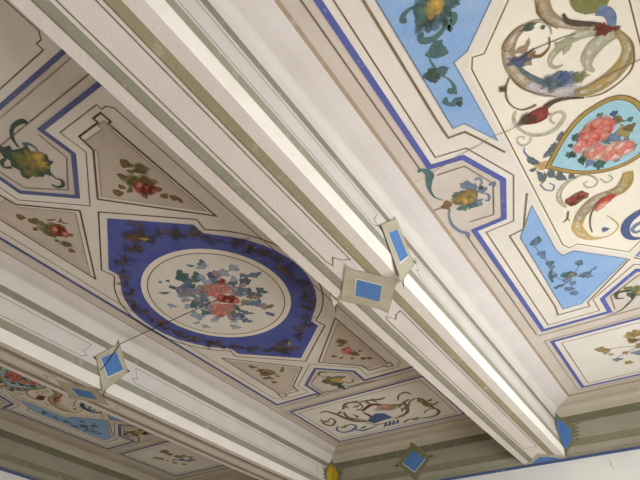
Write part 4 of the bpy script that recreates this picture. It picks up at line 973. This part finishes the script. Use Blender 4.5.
def side_cartouche(su, label):
    root = outer_root('cartouche_flower', -su*.30, 0, label, 'painted flower', 'cartouche flowers of the outer bays')
    Tm = plan(RIGHT, su, 1)
    B = Brush(Tm, [M_teal, M_slate, M_umber, M_dkleaf], 4)
    for a, b, w, m in ((*[(-0.301, -0.027), (-0.277, -0.045)], .026, M_slate), (*[(-0.295, -0.015), (-0.264, -0.024)], .03, M_slate), (*[(-0.335, -0.012), (-0.299, -0.018)], .024, M_teal), (*[(-0.290, 0.026), (-0.281, 0.058)], .03, M_slate), (*[(-0.304, 0.034), (-0.293, 0.054)], .024, M_teal), (*[(-0.344, 0.034), (-0.299, 0.033)], .018, M_teal), (*[(-0.275, 0.002), (-0.244, 0.005)], .016, M_slate), (*[(-0.266, -0.005), (-0.251, -0.004)], .012, M_dkleaf), (*[(-0.375, 0.006), (-0.342, 0.005)], .022, M_umber), (*[(-0.353, -0.011), (-0.349, 0.013)], .014, M_umber)): B.leaf(a, b, w, m)
    B.done('leaf_cluster', root)
    B = Brush(Tm, [M_gold, M_umber, M_oldgold], 5)
    B.fill([(-0.341, 0.001), (-0.323, -0.013), (-0.303, -0.016), (-0.283, -0.016), (-0.273, -0.002), (-0.276, 0.018), (-0.289, 0.030), (-0.309, 0.031), (-0.329, 0.026), (-0.341, 0.014)], M_umber)
    for p in [(-0.326, 0.006), (-0.310, 0.000), (-0.292, -0.001), (-0.287, 0.011), (-0.309, 0.018), (-0.297, 0.021)]: B.blob(p, .010, rnd.choice((M_gold, M_oldgold)), 1.5, rnd.random()*3, .3)
    B.done('blossom', root)
    B = Brush(Tm, [M_teal, M_slate, M_umber], 4)
    B.curve([(-0.370, -0.137), (-0.361, -0.139), (-0.352, -0.129), (-0.350, -0.112), (-0.362, -0.092), (-0.372, -0.066), (-0.372, -0.036), (-0.359, -0.015)], [.008, .008, .016, .022, .016, .008, .004, .003], M_teal)
    B.curve([(-0.358, 0.026), (-0.371, 0.049), (-0.377, 0.087), (-0.370, 0.120), (-0.357, 0.139), (-0.359, 0.157)], [.004, .005, .008, .01, .012, .006], M_slate)
    B.curve([(-0.262, -0.035), (-0.251, -0.036), (-0.250, -0.019), (-0.260, -0.009)], [.006, .005, .003], M_slate)
    B.curve([(-0.260, 0.019), (-0.252, 0.033), (-0.259, 0.050), (-0.267, 0.045)], [.004, .006, .004], M_slate)
    B.curve([(-0.239, 0.000), (-0.226, 0.000), (-0.231, 0.013)], [.008, .01, .004], M_slate)
    B.curve([(-0.368, 0.010), (-0.387, 0.007), (-0.397, 0.009)], [.004, .003, .002], M_umber)
    B.done('tendril', root)
side_cartouche(1, 'golden flower with teal tendrils in the blue cartouche right of the central beam')
side_cartouche(-1, 'golden flower in the cartouche by the right wall cornice')
def end_cartouche(sv, label):
    root = outer_root('cartouche_flower', 0, sv*.68, label, 'painted flower', 'end cartouche flowers of the outer bays')
    Tm = plan(RIGHT, 1, sv)
    B = Brush(Tm, [M_dkleaf, M_leaf], 4)
    for a, b, w, m in (((-.05, .67), (.0, .69), .03, M_dkleaf), ((-.02, .64), (.02, .69), .03, M_leaf), ((.0, .71), (.05, .68), .03, M_dkleaf), ((.02, .66), (.06, .65), .024, M_leaf), ((-.05, .63), (-.01, .66), .02, M_leaf)): B.leaf(a, b, w, m)
    B.curve([(-.03, .66), (-.07, .65), (-.08, .68), (-.06, .69)], [.01, .012, .008, .004], M_dkleaf)
    B.curve([(-.03, .70), (-.06, .735), (-.09, .76), (-.13, .765)], [.004, .006, .004, .002], M_dkleaf)
    B.curve([(.03, .70), (.06, .735), (.09, .755), (.13, .765)], [.004, .006, .004, .002], M_dkleaf)
    B.done('leaf_cluster', root)
    B = Brush(Tm, [M_gold, M_oldgold], 5)
    for p in ((.0, .675), (.012, .682), (-.012, .684)): B.blob(p, .011, M_gold, 1.4, rnd.random()*3)
    B.done('blossom', root)
end_cartouche(1, 'dark green flower in the far end cartouche at the right edge of the photo')
end_cartouche(-1, 'dark green flower in the near end cartouche of the right bay')
SPRIG = [('b', [(-0.197, 0.981)][0], .016, 'o'), ('b', [(-0.185, 1.005)][0], .014, 'o'), ('b', [(-0.175, 1.037)][0], .008, 'o'), ('l', [(-0.180, 1.077), (-0.142, 1.091)], .02, 's'), ('l', [(-0.140, 1.049), (-0.119, 1.045)], .022, 'o'), ('l', [(-0.144, 1.117), (-0.117, 1.141)], .022, 'o'), ('b', [(-0.091, 0.934)][0], .018, 'o'), ('b', [(-0.071, 0.931)][0], .02, 'o'), ('b', [(-0.086, 0.976)][0], .016, 'u'), ('l', [(-0.107, 0.971), (-0.077, 0.965)], .02, 'u'), ('b', [(-0.090, 1.071)][0], .018, 's'), ('b', [(-0.069, 1.026)][0], .02, 'o'), ('l', [(-0.090, 1.105), (-0.054, 1.093)], .024, 'o'), ('l', [(-0.057, 1.033), (-0.016, 1.019)], .03, 'o'), ('l', [(-0.052, 1.078), (-0.012, 1.118)], .026, 's'), ('l', [(-0.031, 1.050), (0.008, 1.073)], .02, 'u')]
def outer_end(sv, label):
    root = outer_root('end_panel', 0, sv*1.045, label, 'painted panel', 'long end panels of the outer bays')
    end_rect(plan(RIGHT), root, M_blueline, .0125, sv)
    Tm = plan(RIGHT, 1, sv)
    B = Brush(Tm, [M_oldgold, M_slate, M_umber, M_leaf], 5)
    for k, a, w, m in SPRIG:
        mm = {'o': M_oldgold, 's': M_slate, 'u': M_umber}[m]
        if k == 'b': B.blob(a, w, mm, 1.3, rnd.random()*3, .25)
        else: B.leaf(*a, w, mm)
    B.curve([(-0.190, 0.994), (-0.137, 1.001), (-0.094, 1.019), (-0.049, 1.063)], .003, M_umber)
    B.curve([(-0.166, 1.076), (-0.127, 1.049), (-0.076, 1.030)], .003, M_umber)
    B.done('sprig', root)
outer_end(1, 'long cream panel with a loose flower sprig, lower right of the photo')
outer_end(-1, 'long cream panel with a flower sprig at the near end of the right bay')

# ---- the left bay repeats the design: copy every thing with its parts
dx = (LEFT[0]-RIGHT[0])*S
LEFT_LABEL = {
 'bold blue line framing the bright ceiling right of the central beam': 'blue line framing the dim ceiling beyond the left beam',
 'golden framed turquoise medallion with pink roses in the bright right bay': 'rose medallion in the dim bay beyond the left beam',
 'tan and gold scrolling foliage above the rose medallion, top right': 'scrolling foliage before the medallion in the dim left bay',
 'gold, red and blue scrolling foliage below the rose medallion, right edge': 'dark scrolling foliage after the medallion in the dim left bay',
 'sky blue spandrel with a teal vine and yellow flower, top of the right bay': 'spandrel by the left wall on the viewer side of the dim bay',
 'sky blue spandrel with small grey leaves, lower part of the right bay': 'dull blue spandrel under the left beam at the lower left of the photo',
 'sky blue spandrel near the right wall cornice on the viewer side': 'spandrel close behind the left beam on the viewer side of the dim bay',
 'sky blue spandrel near the right wall cornice at the end wall side': 'spandrel close behind the left beam, next to the far end of the dim bay',
 'golden flower with teal tendrils in the blue cartouche right of the central beam': 'flower in the cartouche at the left wall, lower left edge of the photo',
 'golden flower in the cartouche by the right wall cornice': 'golden flower in the cartouche close behind the left beam',
 'dark green flower in the far end cartouche at the right edge of the photo': 'dim flower in the end cartouche beyond the left beam',
 'dark green flower in the near end cartouche of the right bay': 'dim flower in the near end cartouche of the left bay',
 'long cream panel with a loose flower sprig, lower right of the photo': 'dim long panel with a dark flower sprig beyond the left beam',
 'long cream panel with a flower sprig at the near end of the right bay': 'dim long panel at the near end of the left bay'}
def copy_tree(o, parent=None):
    c = o.copy(); C.objects.link(c)
    if parent: c.parent = parent
    for ch in [x for x in bpy.data.objects if x.parent == o]: copy_tree(ch, c)
    return c
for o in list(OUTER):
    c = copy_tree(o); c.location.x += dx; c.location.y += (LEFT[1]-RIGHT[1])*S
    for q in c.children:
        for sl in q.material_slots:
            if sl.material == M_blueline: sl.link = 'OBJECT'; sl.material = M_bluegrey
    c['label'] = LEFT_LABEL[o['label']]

# ---------------------------------------------------------------- cable and crack
def tube(name, pts, r, mat, parent=None):
    cu = bpy.data.curves.new(name, 'CURVE'); cu.dimensions = '3D'; cu.bevel_depth = r; cu.bevel_resolution = 2
    sp = cu.splines.new('POLY'); sp.points.add(len(pts)-1)
    for p, q in zip(sp.points, pts): p.co = (*q, 1)
    o = bpy.data.objects.new(name, cu); C.objects.link(o)
    dg = bpy.context.evaluated_depsgraph_get(); me = bpy.data.meshes.new_from_object(o.evaluated_get(dg))
    bpy.data.objects.remove(o); me.materials.clear(); me.materials.append(mat)
    o = bpy.data.objects.new(name, me); C.objects.link(o); o.parent = parent
    return o
cab = tube('cable', [W(-1.599, .893, .842), W(-1.598, .908, .880), W(-1.597, .925, .940), W(-1.590, .928, .962), W(-1.40, .933, .974), W(-1.25, .937, .983), W(-1.13, .940, .990)], .0032, M_wire)
tag(cab, 'thin black cable from the left beam lozenge to the centre of the bouquet', 'cable')
hook = tube('hook', [W(-1.13, .940, .990), W(-1.122, .940, .987), W(-1.115, .940, .991), W(-1.115, .940, .999)], .0045, M_wire); hook.parent = cab
T = plan((0, 0))
B = Brush(T, [M_crack], 9.5)
cp = [(-.352, .836)] + [(-0.363, 0.839), (-0.302, 0.835), (-0.243, 0.826), (-0.195, 0.817), (-0.154, 0.816), (-0.124, 0.808), (-0.080, 0.813), (-0.042, 0.809)] + [(0.041, 0.798), (0.095, 0.792), (0.135, 0.791), (0.174, 0.789), (0.212, 0.788)]
B.ribbon(cp[:9], [.001, .002, .001, .002, .002, .002, .001, .002, .001], M_crack); B.ribbon(cp[9:], [.001, .003, .003, .003, .002], M_crack)
ck = B.done('plaster_crack', None, whole=True); ck.name = 'plaster_crack'
ck = tag(ck, 'hairline crack running across the right bay to the gold scroll', 'crack')

# ================================================================ light
def area(name, loc, rot, sx, sy, power, col):
    l = bpy.data.lights.new(name, 'AREA'); l.shape = 'RECTANGLE'; l.size = sx; l.size_y = sy; l.energy = power; l.color = col
    o = bpy.data.objects.new(name, l); C.objects.link(o); o.location = loc; o.rotation_euler = rot
    return o
zc = (WZ[0]+WZ[1])/2
for i, (y0, y1) in enumerate(WIN):
    area('daylight', W(XR+.13, (y0+y1)/2, zc), (0, math.radians(90), 0), (WZ[1]-WZ[0])*S, (y1-y0)*S, (42, 75)[i], ((1, .98, .95), (.93, .97, 1))[i])
area('daylight', W((FW[0]+FW[1])/2, YN-.11, zc), (math.radians(90), 0, 0), (FW[1]-FW[0])*S, (WZ[1]-WZ[0])*S, 6, (1, .97, .92))
w = bpy.data.worlds.new('World'); bpy.context.scene.world = w; w.use_nodes = True
w.node_tree.nodes['Background'].inputs[0].default_value = (.72, .82, 1, 1); w.node_tree.nodes['Background'].inputs[1].default_value = 1.0

# ================================================================ camera
cam = bpy.data.cameras.new('camera'); co = bpy.data.objects.new('camera', cam); C.objects.link(co)
cam.sensor_width = 36; cam.lens = 28.9549; cam.clip_start = .02
co.matrix_world = Matrix([[0.819998, 0.3610941, 0.4440882], [0.5712502, -0.5647429, -0.5955994], [0.0357283, 0.7420758, -0.6693631]]).to_4x4(); co.location = (0, 0, EYE)
sc = bpy.context.scene; sc.camera = co
vs = sc.view_settings; vs.view_transform = 'Standard'; vs.look = 'None'; vs.gamma = 1; vs.use_curve_mapping = False; vs.exposure = 0.38
